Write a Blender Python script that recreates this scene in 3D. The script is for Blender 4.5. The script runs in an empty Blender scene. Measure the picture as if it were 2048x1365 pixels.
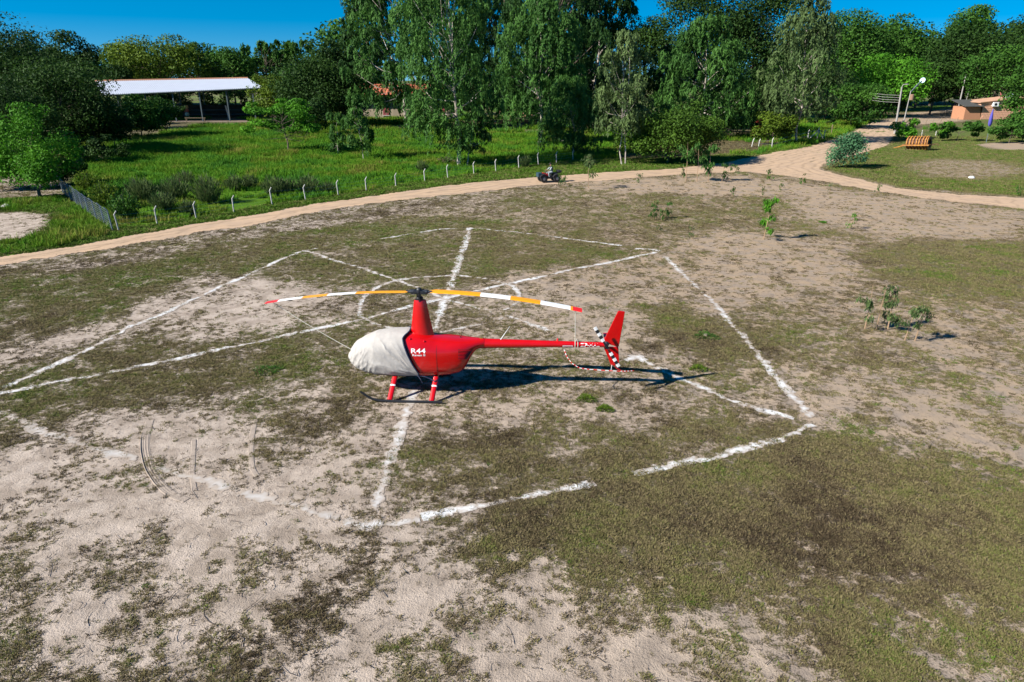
import bpy, bmesh, math, random
import numpy as np
from mathutils import Vector, Matrix, Quaternion
D = bpy.data; SC = bpy.context.scene; COL = SC.collection
rs = np.random.default_rng(7); random.seed(7)
R = math.radians
# ------------------------------------------------------------------ camera
FPX, PITCH, CH = 1400.0, R(20.8), 9.78          # focal length in px of a 2048 wide picture
cam = D.cameras.new('camera'); camo = D.objects.new('camera', cam); COL.objects.link(camo)
cam.sensor_width = 36; cam.lens = FPX / 2048 * 36; cam.clip_start = .1; cam.clip_end = 3000
camo.location = (0, 0, CH); camo.rotation_euler = (math.pi / 2 - PITCH, 0, 0)
SC.camera = camo
# ------------------------------------------------------------------ light
SUN_EL, SUN_SH = R(35), R(23)                     # elevation; azimuth the shadows point to (from +X)
w = D.worlds.new('World'); SC.world = w; w.use_nodes = True
nt = w.node_tree; nt.nodes.clear()
sky = nt.nodes.new('ShaderNodeTexSky'); sky.sky_type = 'NISHITA'; sky.sun_disc = False
sky.sun_elevation = SUN_EL; sky.sun_rotation = R(-113); sky.altitude = 300
sky.air_density = 1.0; sky.dust_density = .2; sky.ozone_density = 3.0
hs = nt.nodes.new('ShaderNodeHueSaturation'); hs.inputs['Saturation'].default_value = 1.75
bg = nt.nodes.new('ShaderNodeBackground'); bg.inputs['Strength'].default_value = .060
wo = nt.nodes.new('ShaderNodeOutputWorld')
gc = nt.nodes.new('ShaderNodeTexCoord'); va = nt.nodes.new('ShaderNodeVectorMath'); va.operation = 'ADD'; va.inputs[1].default_value = (0, 0, .10)
vn = nt.nodes.new('ShaderNodeVectorMath'); vn.operation = 'NORMALIZE'
nt.links.new(gc.outputs['Generated'], va.inputs[0]); nt.links.new(va.outputs[0], vn.inputs[0]); nt.links.new(vn.outputs[0], sky.inputs['Vector'])
nt.links.new(sky.outputs[0], hs.inputs['Color']); nt.links.new(hs.outputs[0], bg.inputs[0]); nt.links.new(bg.outputs[0], wo.inputs[0])
sl = D.lights.new('sun', 'SUN'); sl.energy = 4.9; sl.angle = R(.53); sl.color = (1, .95, .87)
so = D.objects.new('sun', sl); COL.objects.link(so)
LD = Vector((math.cos(SUN_SH) * math.cos(SUN_EL), math.sin(SUN_SH) * math.cos(SUN_EL), -math.sin(SUN_EL)))
so.rotation_euler = LD.to_track_quat('-Z', 'Y').to_euler(); so.location = (-30, -10, 40)
SC.view_settings.view_transform = 'Standard'; SC.view_settings.look = 'None'
SC.view_settings.exposure = 1.08; SC.view_settings.gamma = 1; SC.view_settings.use_curve_mapping = False
# ------------------------------------------------------------------ pixel <-> world (2048 px picture coordinates)
cP, sP = math.cos(PITCH), math.sin(PITCH)
def g(u, v, z=0.0):
    X = (u - 1024) / FPX; Y = (682.5 - v) / FPX
    t = (z - CH) / (-sP + Y * cP)
    return Vector((X * t, (cP + Y * sP) * t, z))
def at(u, v, y):
    X = (u - 1024) / FPX; Y = (682.5 - v) / FPX
    t = y / (cP + Y * sP)
    return Vector((X * t, y, CH + (-sP + Y * cP) * t))
def mpp(y, z=3): return ((y * cP + (CH - z) * sP) / FPX)     # metres per 2048-px
# ------------------------------------------------------------------ noise
def _h(ix, iy, s):
    n = (ix * 374761393 + iy * 668265263 + s * 1442695041) & 0xffffffff
    n = ((n ^ (n >> 13)) * 1274126177) & 0xffffffff
    return ((n ^ (n >> 16)) & 0xffff) / 65535.0
def vnoise(x, y, s=0):
    x = np.asarray(x, float); y = np.asarray(y, float)
    ix = np.floor(x).astype(np.int64); iy = np.floor(y).astype(np.int64)
    fx = x - ix; fy = y - iy; fx = fx * fx * (3 - 2 * fx); fy = fy * fy * (3 - 2 * fy)
    a = _h(ix, iy, s); b = _h(ix + 1, iy, s); c = _h(ix, iy + 1, s); d = _h(ix + 1, iy + 1, s)
    return (a + (b - a) * fx) * (1 - fy) + (c + (d - c) * fx) * fy
def fbm(x, y, s=0, o=4):
    v = 0; a = .5; t = 0
    for i in range(o):
        v = v + a * vnoise(x * 2 ** i + i * 17.3, y * 2 ** i - i * 9.1, s + i); t += a; a *= .5
    return v / t
def sst(x, a, b):
    t = np.clip((x - a) / (b - a), 0, 1); return t * t * (3 - 2 * t)
# ------------------------------------------------------------------ materials
def mat(name, col, rough=.6, metal=0, noise=0, nscale=6, bump=0, bscale=30, coat=0, spec=.5, col2=None):
    m = D.materials.new(name); m.use_nodes = True; t = m.node_tree; p = t.nodes['Principled BSDF']
    p.inputs['Base Color'].default_value = (*col, 1); p.inputs['Roughness'].default_value = rough
    p.inputs['Metallic'].default_value = metal; p.inputs['Coat Weight'].default_value = coat; p.inputs['Coat Roughness'].default_value = .08
    p.inputs['Specular IOR Level'].default_value = spec
    if noise or bump:
        tc = t.nodes.new('ShaderNodeTexCoord'); n = t.nodes.new('ShaderNodeTexNoise')
        n.inputs['Scale'].default_value = nscale; n.inputs['Detail'].default_value = 6
        t.links.new(tc.outputs['Object'], n.inputs['Vector'])
        if noise:
            mx = t.nodes.new('ShaderNodeMix'); mx.data_type = 'RGBA'
            c2 = col2 or tuple(c * (1 - noise) for c in col)
            mx.inputs[6].default_value = (*col, 1); mx.inputs[7].default_value = (*c2, 1)
            mr = t.nodes.new('ShaderNodeMapRange'); mr.inputs[1].default_value = .35; mr.inputs[2].default_value = .65
            t.links.new(n.outputs[0], mr.inputs[0]); t.links.new(mr.outputs[0], mx.inputs[0]); t.links.new(mx.outputs[2], p.inputs['Base Color'])
        if bump:
            b = t.nodes.new('ShaderNodeTexNoise'); b.inputs['Scale'].default_value = bscale; b.inputs['Detail'].default_value = 5
            t.links.new(tc.outputs['Object'], b.inputs['Vector'])
            bp = t.nodes.new('ShaderNodeBump'); bp.inputs['Strength'].default_value = bump; bp.inputs['Distance'].default_value = .05
            t.links.new(b.outputs[0], bp.inputs['Height']); t.links.new(bp.outputs[0], p.inputs['Normal'])
    return m
def leafmat(name, c1, c2, trans=.28, rough=.5):
    m = D.materials.new(name); m.use_nodes = True; t = m.node_tree; p = t.nodes['Principled BSDF']
    a = t.nodes.new('ShaderNodeAttribute'); a.attribute_name = 'var'
    mx = t.nodes.new('ShaderNodeMix'); mx.data_type = 'RGBA'
    mx.inputs[6].default_value = (*c1, 1); mx.inputs[7].default_value = (*c2, 1)
    t.links.new(a.outputs['Fac'], mx.inputs[0])
    t.links.new(mx.outputs[2], p.inputs['Base Color']); p.inputs['Roughness'].default_value = .65; p.inputs['Specular IOR Level'].default_value = .12
    tr = t.nodes.new('ShaderNodeBsdfTranslucent'); t.links.new(mx.outputs[2], tr.inputs[0])
    ms = t.nodes.new('ShaderNodeMixShader'); ms.inputs[0].default_value = trans
    o = t.nodes['Material Output']
    t.links.new(p.outputs[0], ms.inputs[1]); t.links.new(tr.outputs[0], ms.inputs[2]); t.links.new(ms.outputs[0], o.inputs[0])
    return m
# ------------------------------------------------------------------ mesh helpers
def mesh_np(name, V, F, mats=(), attrs=None, smooth=False, fmat=None):
    V = np.asarray(V, np.float32); F = np.asarray(F, np.int32); k = F.shape[1]
    me = D.meshes.new(name); me.vertices.add(len(V)); me.vertices.foreach_set('co', V.ravel())
    me.loops.add(F.size); me.loops.foreach_set('vertex_index', F.ravel())
    me.polygons.add(len(F)); me.polygons.foreach_set('loop_start', np.arange(len(F), dtype=np.int32) * k)
    me.polygons.foreach_set('loop_total', np.full(len(F), k, np.int32))
    for m in mats: me.materials.append(m)
    if fmat is not None: me.polygons.foreach_set('material_index', np.asarray(fmat, np.int32))
    me.update(calc_edges=True); me.validate()
    if smooth: me.polygons.foreach_set('use_smooth', np.ones(len(me.polygons), bool))
    for n, a in (attrs or {}).items():
        at_ = me.attributes.new(n, 'FLOAT', 'POINT'); at_.data.foreach_set('value', np.asarray(a, np.float32))
    return me
def link(name, me, parent=None, loc=None):
    o = D.objects.new(name, me); COL.objects.link(o)
    if parent: o.parent = parent
    if loc is not None: o.location = loc
    return o
def tag(o, label, cat, group=None):
    o['label'] = label; o['category'] = cat
    if group: o['group'] = group
    return o
def thing(name, label, cat, loc=(0, 0, 0), rz=0, group=None):
    o = D.objects.new(name, None); COL.objects.link(o); o.location = loc; o.rotation_euler = (0, 0, rz); o.empty_display_size = .2
    return tag(o, label, cat, group)
class MB:
    """collects shapes with per-face materials, builds ONE mesh object"""
    def __init__(s): s.v = []; s.f = []; s.m = []; s.mats = []
    def mi(s, m):
        if m not in s.mats: s.mats.append(m)
        return s.mats.index(m)
    def add(s, V, F, m):
        b = len(s.v); i = s.mi(m)
        s.v += [tuple(x) for x in V]; s.f += [tuple(b + k for k in f) for f in F]; s.m += [i] * len(F); return s
    def box(s, c, d, m, rot=None):
        x, y, z = d[0] / 2, d[1] / 2, d[2] / 2
        V = [Vector(p) for p in ((-x, -y, -z), (x, -y, -z), (x, y, -z), (-x, y, -z), (-x, -y, z), (x, -y, z), (x, y, z), (-x, y, z))]
        if rot is not None: V = [rot @ p for p in V]
        V = [p + Vector(c) for p in V]
        return s.add(V, [(0, 3, 2, 1), (4, 5, 6, 7), (0, 1, 5, 4), (1, 2, 6, 5), (2, 3, 7, 6), (3, 0, 4, 7)], m)
    def tube(s, pts, r, m, n=6, caps=True, sq=1.0):
        pts = [Vector(p) for p in pts]; rr = r if hasattr(r, '__len__') else [r] * len(pts)
        V = []; F = []; prev = None
        for i, p in enumerate(pts):
            t = (pts[min(i + 1, len(pts) - 1)] - pts[max(i - 1, 0)]).normalized()
            a = prev if prev is not None else (Vector((0, 0, 1)) if abs(t.z) < .9 else Vector((1, 0, 0)))
            a = (a - t * a.dot(t)).normalized(); b = t.cross(a); prev = a
            for k in range(n):
                q = 2 * math.pi * k / n
                V.append(p + (a * math.cos(q) * sq + b * math.sin(q)) * rr[i])
        for i in range(len(pts) - 1):
            for k in range(n):
                F.append((i * n + k, i * n + (k + 1) % n, (i + 1) * n + (k + 1) % n, (i + 1) * n + k))
        if caps: F.append(tuple(range(n))[::-1]); F.append(tuple((len(pts) - 1) * n + k for k in range(n)))
        return s.add(V, F, m)
    def lathe(s, prof, c, axis, m, n=16):
        ax = Vector(axis).normalized(); a = ax.orthogonal().normalized(); b = ax.cross(a); V = []; F = []
        for (r, h) in prof:
            for k in range(n):
                q = 2 * math.pi * k / n; V.append(Vector(c) + ax * h + (a * math.cos(q) + b * math.sin(q)) * r)
        for i in range(len(prof) - 1):
            for k in range(n): F.append((i * n + k, i * n + (k + 1) % n, (i + 1) * n + (k + 1) % n, (i + 1) * n + k))
        return s.add(V, F, m)
    def mesh(s, name, smooth=False):
        me = D.meshes.new(name); me.from_pydata(s.v, [], s.f)
        for m in s.mats: me.materials.append(m)
        me.polygons.foreach_set('material_index', np.array(s.m, np.int32)); me.update()
        bm = bmesh.new(); bm.from_mesh(me); bmesh.ops.recalc_face_normals(bm, faces=bm.faces); bm.to_mesh(me); bm.free()
        if smooth: me.shade_smooth() if hasattr(me, 'shade_smooth') else None
        return me
    def build(s, name, parent=None, smooth=False, bevel=0):
        o = link(name, s.mesh(name, smooth), parent)
        if smooth:
            o.data.polygons.foreach_set('use_smooth', np.ones(len(o.data.polygons), bool))
            o.data.set_sharp_from_angle(angle=R(40))
        if bevel:
            b = o.modifiers.new('bevel', 'BEVEL'); b.width = bevel; b.segments = 2; b.limit_method = 'ANGLE'
        return o
# ------------------------------------------------------------------ ground zones (world polygons)
def poly(*p): return np.array([g(u, v)[:2] for u, v in p])
def sdist(P, x, y):
    """signed distance to polygon, positive inside"""
    d = np.full(x.shape, 1e9); ins = np.zeros(x.shape, bool); n = len(P)
    for i in range(n):
        a, b = P[i], P[(i + 1) % n]; e = b - a
        t = np.clip(((x - a[0]) * e[0] + (y - a[1]) * e[1]) / (e @ e + 1e-9), 0, 1)
        d = np.minimum(d, np.hypot(x - a[0] - t * e[0], y - a[1] - t * e[1]))
        c = ((a[1] > y) != (b[1] > y)) & (x < (b[0] - a[0]) * (y - a[1]) / (b[1] - a[1] + 1e-12) + a[0]); ins ^= c
    return np.where(ins, d, -d)
FENCE = [(238, 462), (315, 450), (393, 438), (468, 425), (545, 412), (612, 402), (677, 392), (733, 383), (792, 374), (850, 364), (896, 357), (948, 349), (992, 343), (1038, 337), (1077, 331), (1113, 326), (1146, 321)]
ROADF = [(-60, 522), (0, 514), (100, 500), (200, 483), (300, 465), (400, 447), (520, 428), (640, 406), (800, 384), (940, 366), (1050, 356), (1200, 346), (1350, 337), (1450, 326), (1550, 305), (1620, 293), (1690, 272), (1715, 258), (1740, 247), (1800, 240)]
ROADN = [(1795, 262), (1775, 292), (1720, 310), (1650, 328), (1640, 338), (1680, 350), (1800, 377), (1920, 390), (2060, 396), (2060, 421), (1900, 404), (1760, 384), (1640, 362), (1560, 352), (1500, 344), (1440, 346), (1370, 349), (1300, 354), (1180, 363), (1050, 374), (940, 387), (800, 401), (640, 422), (520, 448), (400, 466), (300, 484), (200, 501), (100, 517), (0, 532), (-60, 541)]
ROAD = poly(*(ROADF + ROADN))
VERGE = poly(*([(-60, 522), (60, 470), (238, 464)] + FENCE[1:] + [(1240, 318), (1400, 315), (1520, 300), (1640, 270), (1690, 262)] + ROADF[1:17][::-1]))
MEADOW = poly(*(FENCE + [(1240, 318), (1215, 290), (1150, 268), (1000, 272), (900, 268), (780, 285), (700, 275), (640, 272), (560, 262), (490, 252), (400, 255), (330, 268), (300, 290), (180, 305), (150, 340), (140, 385)]))
LEFTG = poly((-80, 405), (60, 396), (135, 392), (238, 463), (120, 495), (-60, 520))
LEFTS = poly((-80, 428), (40, 424), (105, 428), (95, 455), (40, 478), (-80, 490))
LAWN = poly((1650, 338), (1700, 316), (1785, 290), (1800, 268), (1840, 260), (1960, 264), (2400, 280), (2400, 420), (2060, 394), (1800, 374))
LAWNS = poly((1800, 330), (1860, 318), (2000, 322), (2080, 345), (1960, 362), (1840, 355))
HOUSEG = poly((700, 250), (720, 228), (790, 222), (930, 222), (960, 232), (900, 245), (760, 252))
FARTR = poly((1740, 246), (1800, 236), (1830, 226), (1990, 206), (2010, 208), (1920, 226), (1935, 236), (1900, 246), (1800, 252))
FARGR = poly((1800, 226), (1830, 214), (1950, 206), (1960, 210), (1850, 225))
CLAY = poly((1950, 290), (1990, 285), (2080, 285), (2080, 300), (1980, 300))
Z = [  # polygon, grass density, greenness, softness
 (poly((-200, 870), (150, 850), (300, 800), (420, 830), (560, 890), (740, 880), (760, 1000), (960, 1070), (1120, 1120), (1500, 1250), (1560, 1500), (-400, 1500)), .13, .35, 1.2),
 (poly((-200, 640), (0, 640), (200, 640), (350, 700), (640, 660), (700, 700), (640, 740), (420, 800), (250, 815), (100, 860), (-200, 880)), .72, .48, 1.2),
 (poly((-100, 720), (0, 690), (220, 640), (430, 556), (560, 555), (640, 600), (660, 645), (560, 660), (340, 645), (200, 690), (0, 760)), .27, .3, .8),
 (poly((-100, 560), (200, 530), (420, 480), (620, 462), (760, 430), (980, 440), (1060, 470), (960, 540), (800, 560), (660, 545), (520, 550), (400, 560), (200, 640), (-100, 650)), .74, .66, 1.0),
 (poly((-100, 545), (200, 516), (420, 473), (650, 432), (900, 395), (1060, 385), (700, 445), (450, 485), (200, 540), (-100, 570)), .62, .2, .6),
 (poly((600, 505), (940, 455), (1140, 470), (1280, 500), (1050, 570), (900, 585), (760, 570)), .70, .55, 1.0),
 (poly((1000, 560), (1330, 510), (1500, 640), (1600, 800), (1420, 800), (1200, 720), (960, 680)), .40, .35, 1.2),
 (poly((1270, 625), (1390, 610), (1500, 660), (1560, 730), (1440, 735), (1330, 690)), .88, .3, .8),
 (poly((1000, 380), (1500, 375), (1700, 440), (1640, 480), (1300, 470), (1060, 470)), .60, .5, 1.2),
 (poly((1340, 470), (1560, 460), (1720, 500), (1700, 560), (1500, 620), (1390, 590)), .33, .3, 1.0),
 (poly((1180, 362), (1500, 352), (1700, 385), (2060, 425), (2060, 480), (1800, 480), (1620, 440), (1560, 395), (1200, 385)), .30, .35, 1.0),
 (poly((1740, 500), (1900, 485), (2100, 490), (2100, 600), (1860, 590)), .80, .6, 1.0),
 (poly((1640, 600), (2100, 610), (2100, 760), (1700, 740)), .42, .45, 1.4),
 (poly((1600, 740), (2100, 760), (2100, 930), (1760, 900), (1640, 840)), .33, .5, 1.0),
 (poly((960, 1020), (1170, 950), (1300, 945), (1620, 862), (1740, 872), (1900, 960), (2200, 1010), (2200, 1160), (1800, 1210), (1520, 1150), (1320, 1115), (1120, 1105), (980, 1070)), .88, .52, 1.5),
 (poly((1280, 1040), (1500, 985), (1700, 960), (1900, 1040), (1850, 1150), (1600, 1180), (1350, 1110)), .84, .05, 1.0),
 (poly((1500, 1180), (2100, 1150), (2200, 1400), (1650, 1500), (1560, 1300)), .60, .5, 1.0),
 (poly((1820, 1190), (2100, 1180), (2200, 1400), (1900, 1400)), .38, .5, .8),
 (poly((590, 1140), (700, 1080), (830, 1085), (900, 1120), (860, 1200), (800, 1290), (640, 1340), (560, 1290)), .44, .25, .6),
 (poly((820, 860), (1000, 800), (1160, 820), (1000, 960), (880, 930)), .72, .5, .8),
 (poly((700, 800), (1000, 760), (1260, 730), (1420, 780), (1200, 830), (900, 880), (700, 860)), .40, .4, .8),
]
def zones(x, y):
    wx = x + (fbm(x * .35, y * .35, 3) - .5) * 3.2 + (fbm(x * 1.6, y * 1.6, 4, 3) - .5) * .9
    wy = y + (fbm(x * .35, y * .35, 13) - .5) * 3.2 + (fbm(x * 1.6, y * 1.6, 14, 3) - .5) * .9
    gd = np.full(x.shape, .52); gr = np.full(x.shape, .42)
    for P, d, q, s in Z:
        d = d * (.95 if q > .4 else .88)
        m = sst(sdist(P, wx, wy), -s * 1.7, s * 1.7); gd = gd + (d - gd) * m; gr = gr + (q - gr) * m
    # medium scale break-up of the dry field
    gd = gd + (fbm(x * .8, y * .8, 21) - .5) * .46 + (fbm(x * 3.2, y * 3.2, 22, 4) - .5) * .50
    gr = gr + (fbm(x * .5, y * .5, 23) - .5) * .95
    fl = np.zeros(x.shape)                      # field -> lush areas
    st = sst(fbm(x * .05, y * .05, 31, 2) * .4 + (x + 6) / 26 * .5 + (y - 12) / 60 * .3, .1, .75)
    wv = x + (fbm(x * .9, y * .9, 5, 3) - .5) * .9; wu = y + (fbm(x * .9, y * .9, 6, 3) - .5) * .9
    def put(P, d, q, s, l, jit=1):
        nonlocal gd, gr, fl
        m = sst(sdist(P, wv if jit else x, wu if jit else y), -s, s)
        gd = gd + (d - gd) * m; gr = gr + (q - gr) * m; fl = fl + (l - fl) * m
    far = sst(y + .12 * np.abs(x), 88, 98)
    gd = gd + (.88 + (fbm(x * .12, y * .12, 33, 3) - .5) * .8 - gd) * far; gr = gr + (.12 - gr) * far; st = st + (1.0 - st) * far * .5; fl = fl + far * np.clip((fbm(x * .06, y * .06, 35, 3) - .35) * 2.2, .1, .8)
    put(VERGE, .9, .85, .3, .75); put(LEFTG, .9, .95, .6, .88); put(LEFTS, .22, .4, .8, 0)
    put(MEADOW, 1.1, .9, .6, 1.0); put(HOUSEG, .85, .95, 1.5, 1.0)
    put(LAWN, .82, .72, .5, .35); put(LAWNS, .45, .4, 2.0, .2); put(FARGR, 1, .8, 1, .8)
    m = sst(sdist(FARTR, x, y), -1, 1); gd = gd * (1 - m) + .05 * m; fl = fl * (1 - m); st = st * (1 - m) + m
    m = sst(sdist(CLAY, wv, wu), -.3, .3); gd = gd * (1 - m) + .05 * m; fl = fl * (1 - m); st = st * (1 - m) + 1.3 * m
    # wheel-worn grassy shoulder near the road
    gd = gd + (fbm(x * 1.1, y * 1.1, 41, 3) - .5) * .35 * fl
    return np.clip(gd, 0, 1.3), np.clip(gr, 0, 1), np.clip(fl, 0, 1), st
def gz(x, y):
    """ground height"""
    return (fbm(np.asarray(x) * .25, np.asarray(y) * .25, 61, 3) - .5) * .10 + (fbm(np.asarray(x) * 1.3, np.asarray(y) * 1.3, 62, 3) - .5) * .05
def gzf(x, y): return float(gz(np.array([x]), np.array([y]))[0])

def axis(lo, hi, step, glo, ghi, growth):
    a = list(np.arange(lo, hi + 1e-6, step)); s = step
    while a[-1] < ghi: s *= growth; a.append(a[-1] + s)
    s = step; b = []
    while (b[-1] if b else lo) > glo: s *= growth; b.append((b[-1] if b else lo) - s)
    return np.array(b[::-1] + a)
xs = axis(-22, 20, .14, -900, 900, 1.09); ys = axis(6.5, 46, .14, -60, 1400, 1.035)
GX, GY = np.meshgrid(xs, ys)
gx, gy = GX.ravel(), GY.ravel()
gd, gr, fl, st = zones(gx, gy)
road_sd = sdist(ROAD, gx, gy)
zz = gz(gx, gy) - .02 * sst(road_sd, -.3, .4)
# ground material
def ground_mat():
    m = D.materials.new('dry_field_ground'); m.use_nodes = True; t = m.node_tree; N = t.nodes; L = t.links
    p = N['Principled BSDF']; p.inputs['Roughness'].default_value = .95; p.inputs['Specular IOR Level'].default_value = .1
    def A(n): a = N.new('ShaderNodeAttribute'); a.attribute_name = n; return a.outputs['Fac']
    geo = N.new('ShaderNodeNewGeometry')
    def noise(sc, det=5, rough=.6, vec=None):
        n = N.new('ShaderNodeTexNoise'); n.inputs['Scale'].default_value = sc; n.inputs['Detail'].default_value = det; n.inputs['Roughness'].default_value = rough
        L.new(vec or geo.outputs['Position'], n.inputs['Vector']); return n.outputs[0]
    def M(op, a, b, c=None):
        n = N.new('ShaderNodeMath'); n.operation = op
        for i, q in enumerate((a, b, c)):
            if q is None: continue
            if isinstance(q, (int, float)): n.inputs[i].default_value = q
            else: L.new(q, n.inputs[i])
        return n.outputs[0]
    def mix(f, a, b):
        n = N.new('ShaderNodeMix'); n.data_type = 'RGBA'
        L.new(f, n.inputs[0])
        for i, q in ((6, a), (7, b)):
            if isinstance(q, tuple): n.inputs[i].default_value = (*q, 1)
            else: L.new(q, n.inputs[i])
        return n.outputs[2]
    def rng(v, a, b, c=0, d=1):
        n = N.new('ShaderNodeMapRange'); n.interpolation_type = 'SMOOTHSTEP'
        L.new(v, n.inputs[0])
        for i, q in enumerate((a, b, c, d)): n.inputs[i + 1].default_value = q
        return n.outputs[0]
    n1 = noise(5.5, 7, .62); n2 = noise(26, 5, .6); n3 = noise(90, 3, .6); n4 = noise(1.3, 5)
    mp = N.new('ShaderNodeMapping'); mp.inputs['Rotation'].default_value = (0, 0, R(-35)); mp.inputs['Scale'].default_value = (3, 14, 3)
    L.new(geo.outputs['Position'], mp.inputs['Vector']); n5 = noise(1, 5, .6, mp.outputs[0])
    s = M('MULTIPLY_ADD', M('SUBTRACT', n1, .5), 1.5, A('gd'))
    s = M('MULTIPLY_ADD', M('SUBTRACT', n2, .5), .9, s)
    s = M('MULTIPLY_ADD', M('SUBTRACT', n5, .5), .7, s)
    mask = rng(s, .36, .74)
    sand = mix(A('st'), (.455, .378, .312), (.345, .255, .165))
    sand = mix(rng(n4, .35, .7), sand, (.275, .222, .175))
    sand = mix(rng(n3, .5, .8, 0, .45), sand, (.17, .135, .10))
    dark_speck = rng(n2, .53, .70, 0, .85)                       # dark specks: leaf litter, clods and tuft shadows put into the colour
    sand = mix(M('MULTIPLY', dark_speck, rng(n1, .42, .62)), sand, (.065, .050, .034))
    br = mix(n3, (.060, .044, .027), (.165, .130, .080))
    kh = mix(n3, (.082, .074, .031), (.195, .168, .080))
    gn = mix(n3, (.058, .082, .016), (.138, .152, .042))
    grv = M('MULTIPLY_ADD', M('SUBTRACT', n2, .5), .7, A('gr'))
    tur = mix(rng(grv, .05, .45), br, kh); tur = mix(rng(grv, .5, .85), tur, gn)
    lush = mix(n2, (.045, .120, .006), (.105, .205, .012))
    tur = mix(A('fl'), tur, lush)
    col = mix(mask, sand, tur)
    L.new(col, p.inputs['Base Color'])
    hgt = M('ADD', M('MULTIPLY', n1, .5), M('MULTIPLY', n2, .35)); hgt = M('ADD', hgt, M('MULTIPLY', n3, .16))
    hgt = M('MULTIPLY_ADD', mask, M('MULTIPLY_ADD', n3, .5, .25), hgt)
    bp = N.new('ShaderNodeBump'); bp.inputs['Strength'].default_value = 1.0; bp.inputs['Distance'].default_value = .09
    L.new(hgt, bp.inputs['Height']); L.new(bp.outputs[0], p.inputs['Normal'])
    return m
MG = ground_mat()
ny, nx = GX.shape
idx = np.arange(nx * ny).reshape(ny, nx)
F = np.stack([idx[:-1, :-1], idx[:-1, 1:], idx[1:, 1:], idx[1:, :-1]], -1).reshape(-1, 4)
ground = link('ground', mesh_np('ground', np.stack([gx, gy, zz], 1), F, [MG], dict(gd=gd, gr=gr, fl=fl, st=st), smooth=True))
ground['kind'] = 'structure'
# ------------------------------------------------------------------ dirt road sheet
def sand_road_mat():
    m = mat('road_sand', (.45, .315, .205), .95, noise=1, nscale=.7, col2=(.38, .275, .19), bump=.6, bscale=9, spec=.1)
    t = m.node_tree; N = t.nodes; L = t.links; p = N['Principled BSDF']
    a = N.new('ShaderNodeAttribute'); a.attribute_name = 'rut'
    src = p.inputs['Base Color'].links[0].from_socket
    mx = N.new('ShaderNodeMix'); mx.data_type = 'RGBA'; mx.inputs[7].default_value = (.20, .145, .095, 1)
    n = N.new('ShaderNodeTexNoise'); n.inputs['Scale'].default_value = 2.5; n.inputs['Detail'].default_value = 7
    tc = N.new('ShaderNodeTexCoord'); L.new(tc.outputs['Object'], n.inputs['Vector'])
    mm = N.new('ShaderNodeMath'); mm.operation = 'MULTIPLY'; L.new(a.outputs['Fac'], mm.inputs[0]); L.new(n.outputs[0], mm.inputs[1])
    L.new(mm.outputs[0], mx.inputs[0]); L.new(src, mx.inputs[6]); L.new(mx.outputs[2], p.inputs['Base Color'])
    return m
MROAD = sand_road_mat()
def sheet_from_sd(name, P, step, mat_, dz, rag=.5, parent=None, region=None):
    lo = P.min(0) - 1; hi = P.max(0) + 1
    X, Y = np.meshgrid(np.arange(lo[0], hi[0], step), np.arange(lo[1], hi[1], step)); sh = X.shape
    x = X.ravel(); y = Y.ravel()
    d = sdist(P, x, y) + (fbm(x * .8, y * .8, 71, 4) - .5) * rag * 2
    keep = (d > 0).reshape(sh)
    kf = keep[:-1, :-1] & keep[1:, :-1] & keep[:-1, 1:] & keep[1:, 1:]
    ii = np.arange(x.size).reshape(sh)
    F = np.stack([ii[:-1, :-1], ii[:-1, 1:], ii[1:, 1:], ii[1:, :-1]], -1)[kf]
    us, inv = np.unique(F, return_inverse=True); F = inv.reshape(-1, 4)
    x = x[us]; y = y[us]; d = d[us]
    rut = sst(np.abs(((d + (fbm(x * .3, y * .3, 77, 2) - .5) * .8) % 1.05) - .5), .33, .5) * sst(d, .2, .5)
    z = gz(x, y) + dz - .03 * rut * .5
    me = mesh_np(name, np.stack([x, y, z], 1), F, [mat_], dict(rut=rut), smooth=True)
    o = link(name, me, parent); o['kind'] = 'structure'; return o
sheet_from_sd('dirt_road', ROAD, .22, MROAD, .006, .55)
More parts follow.
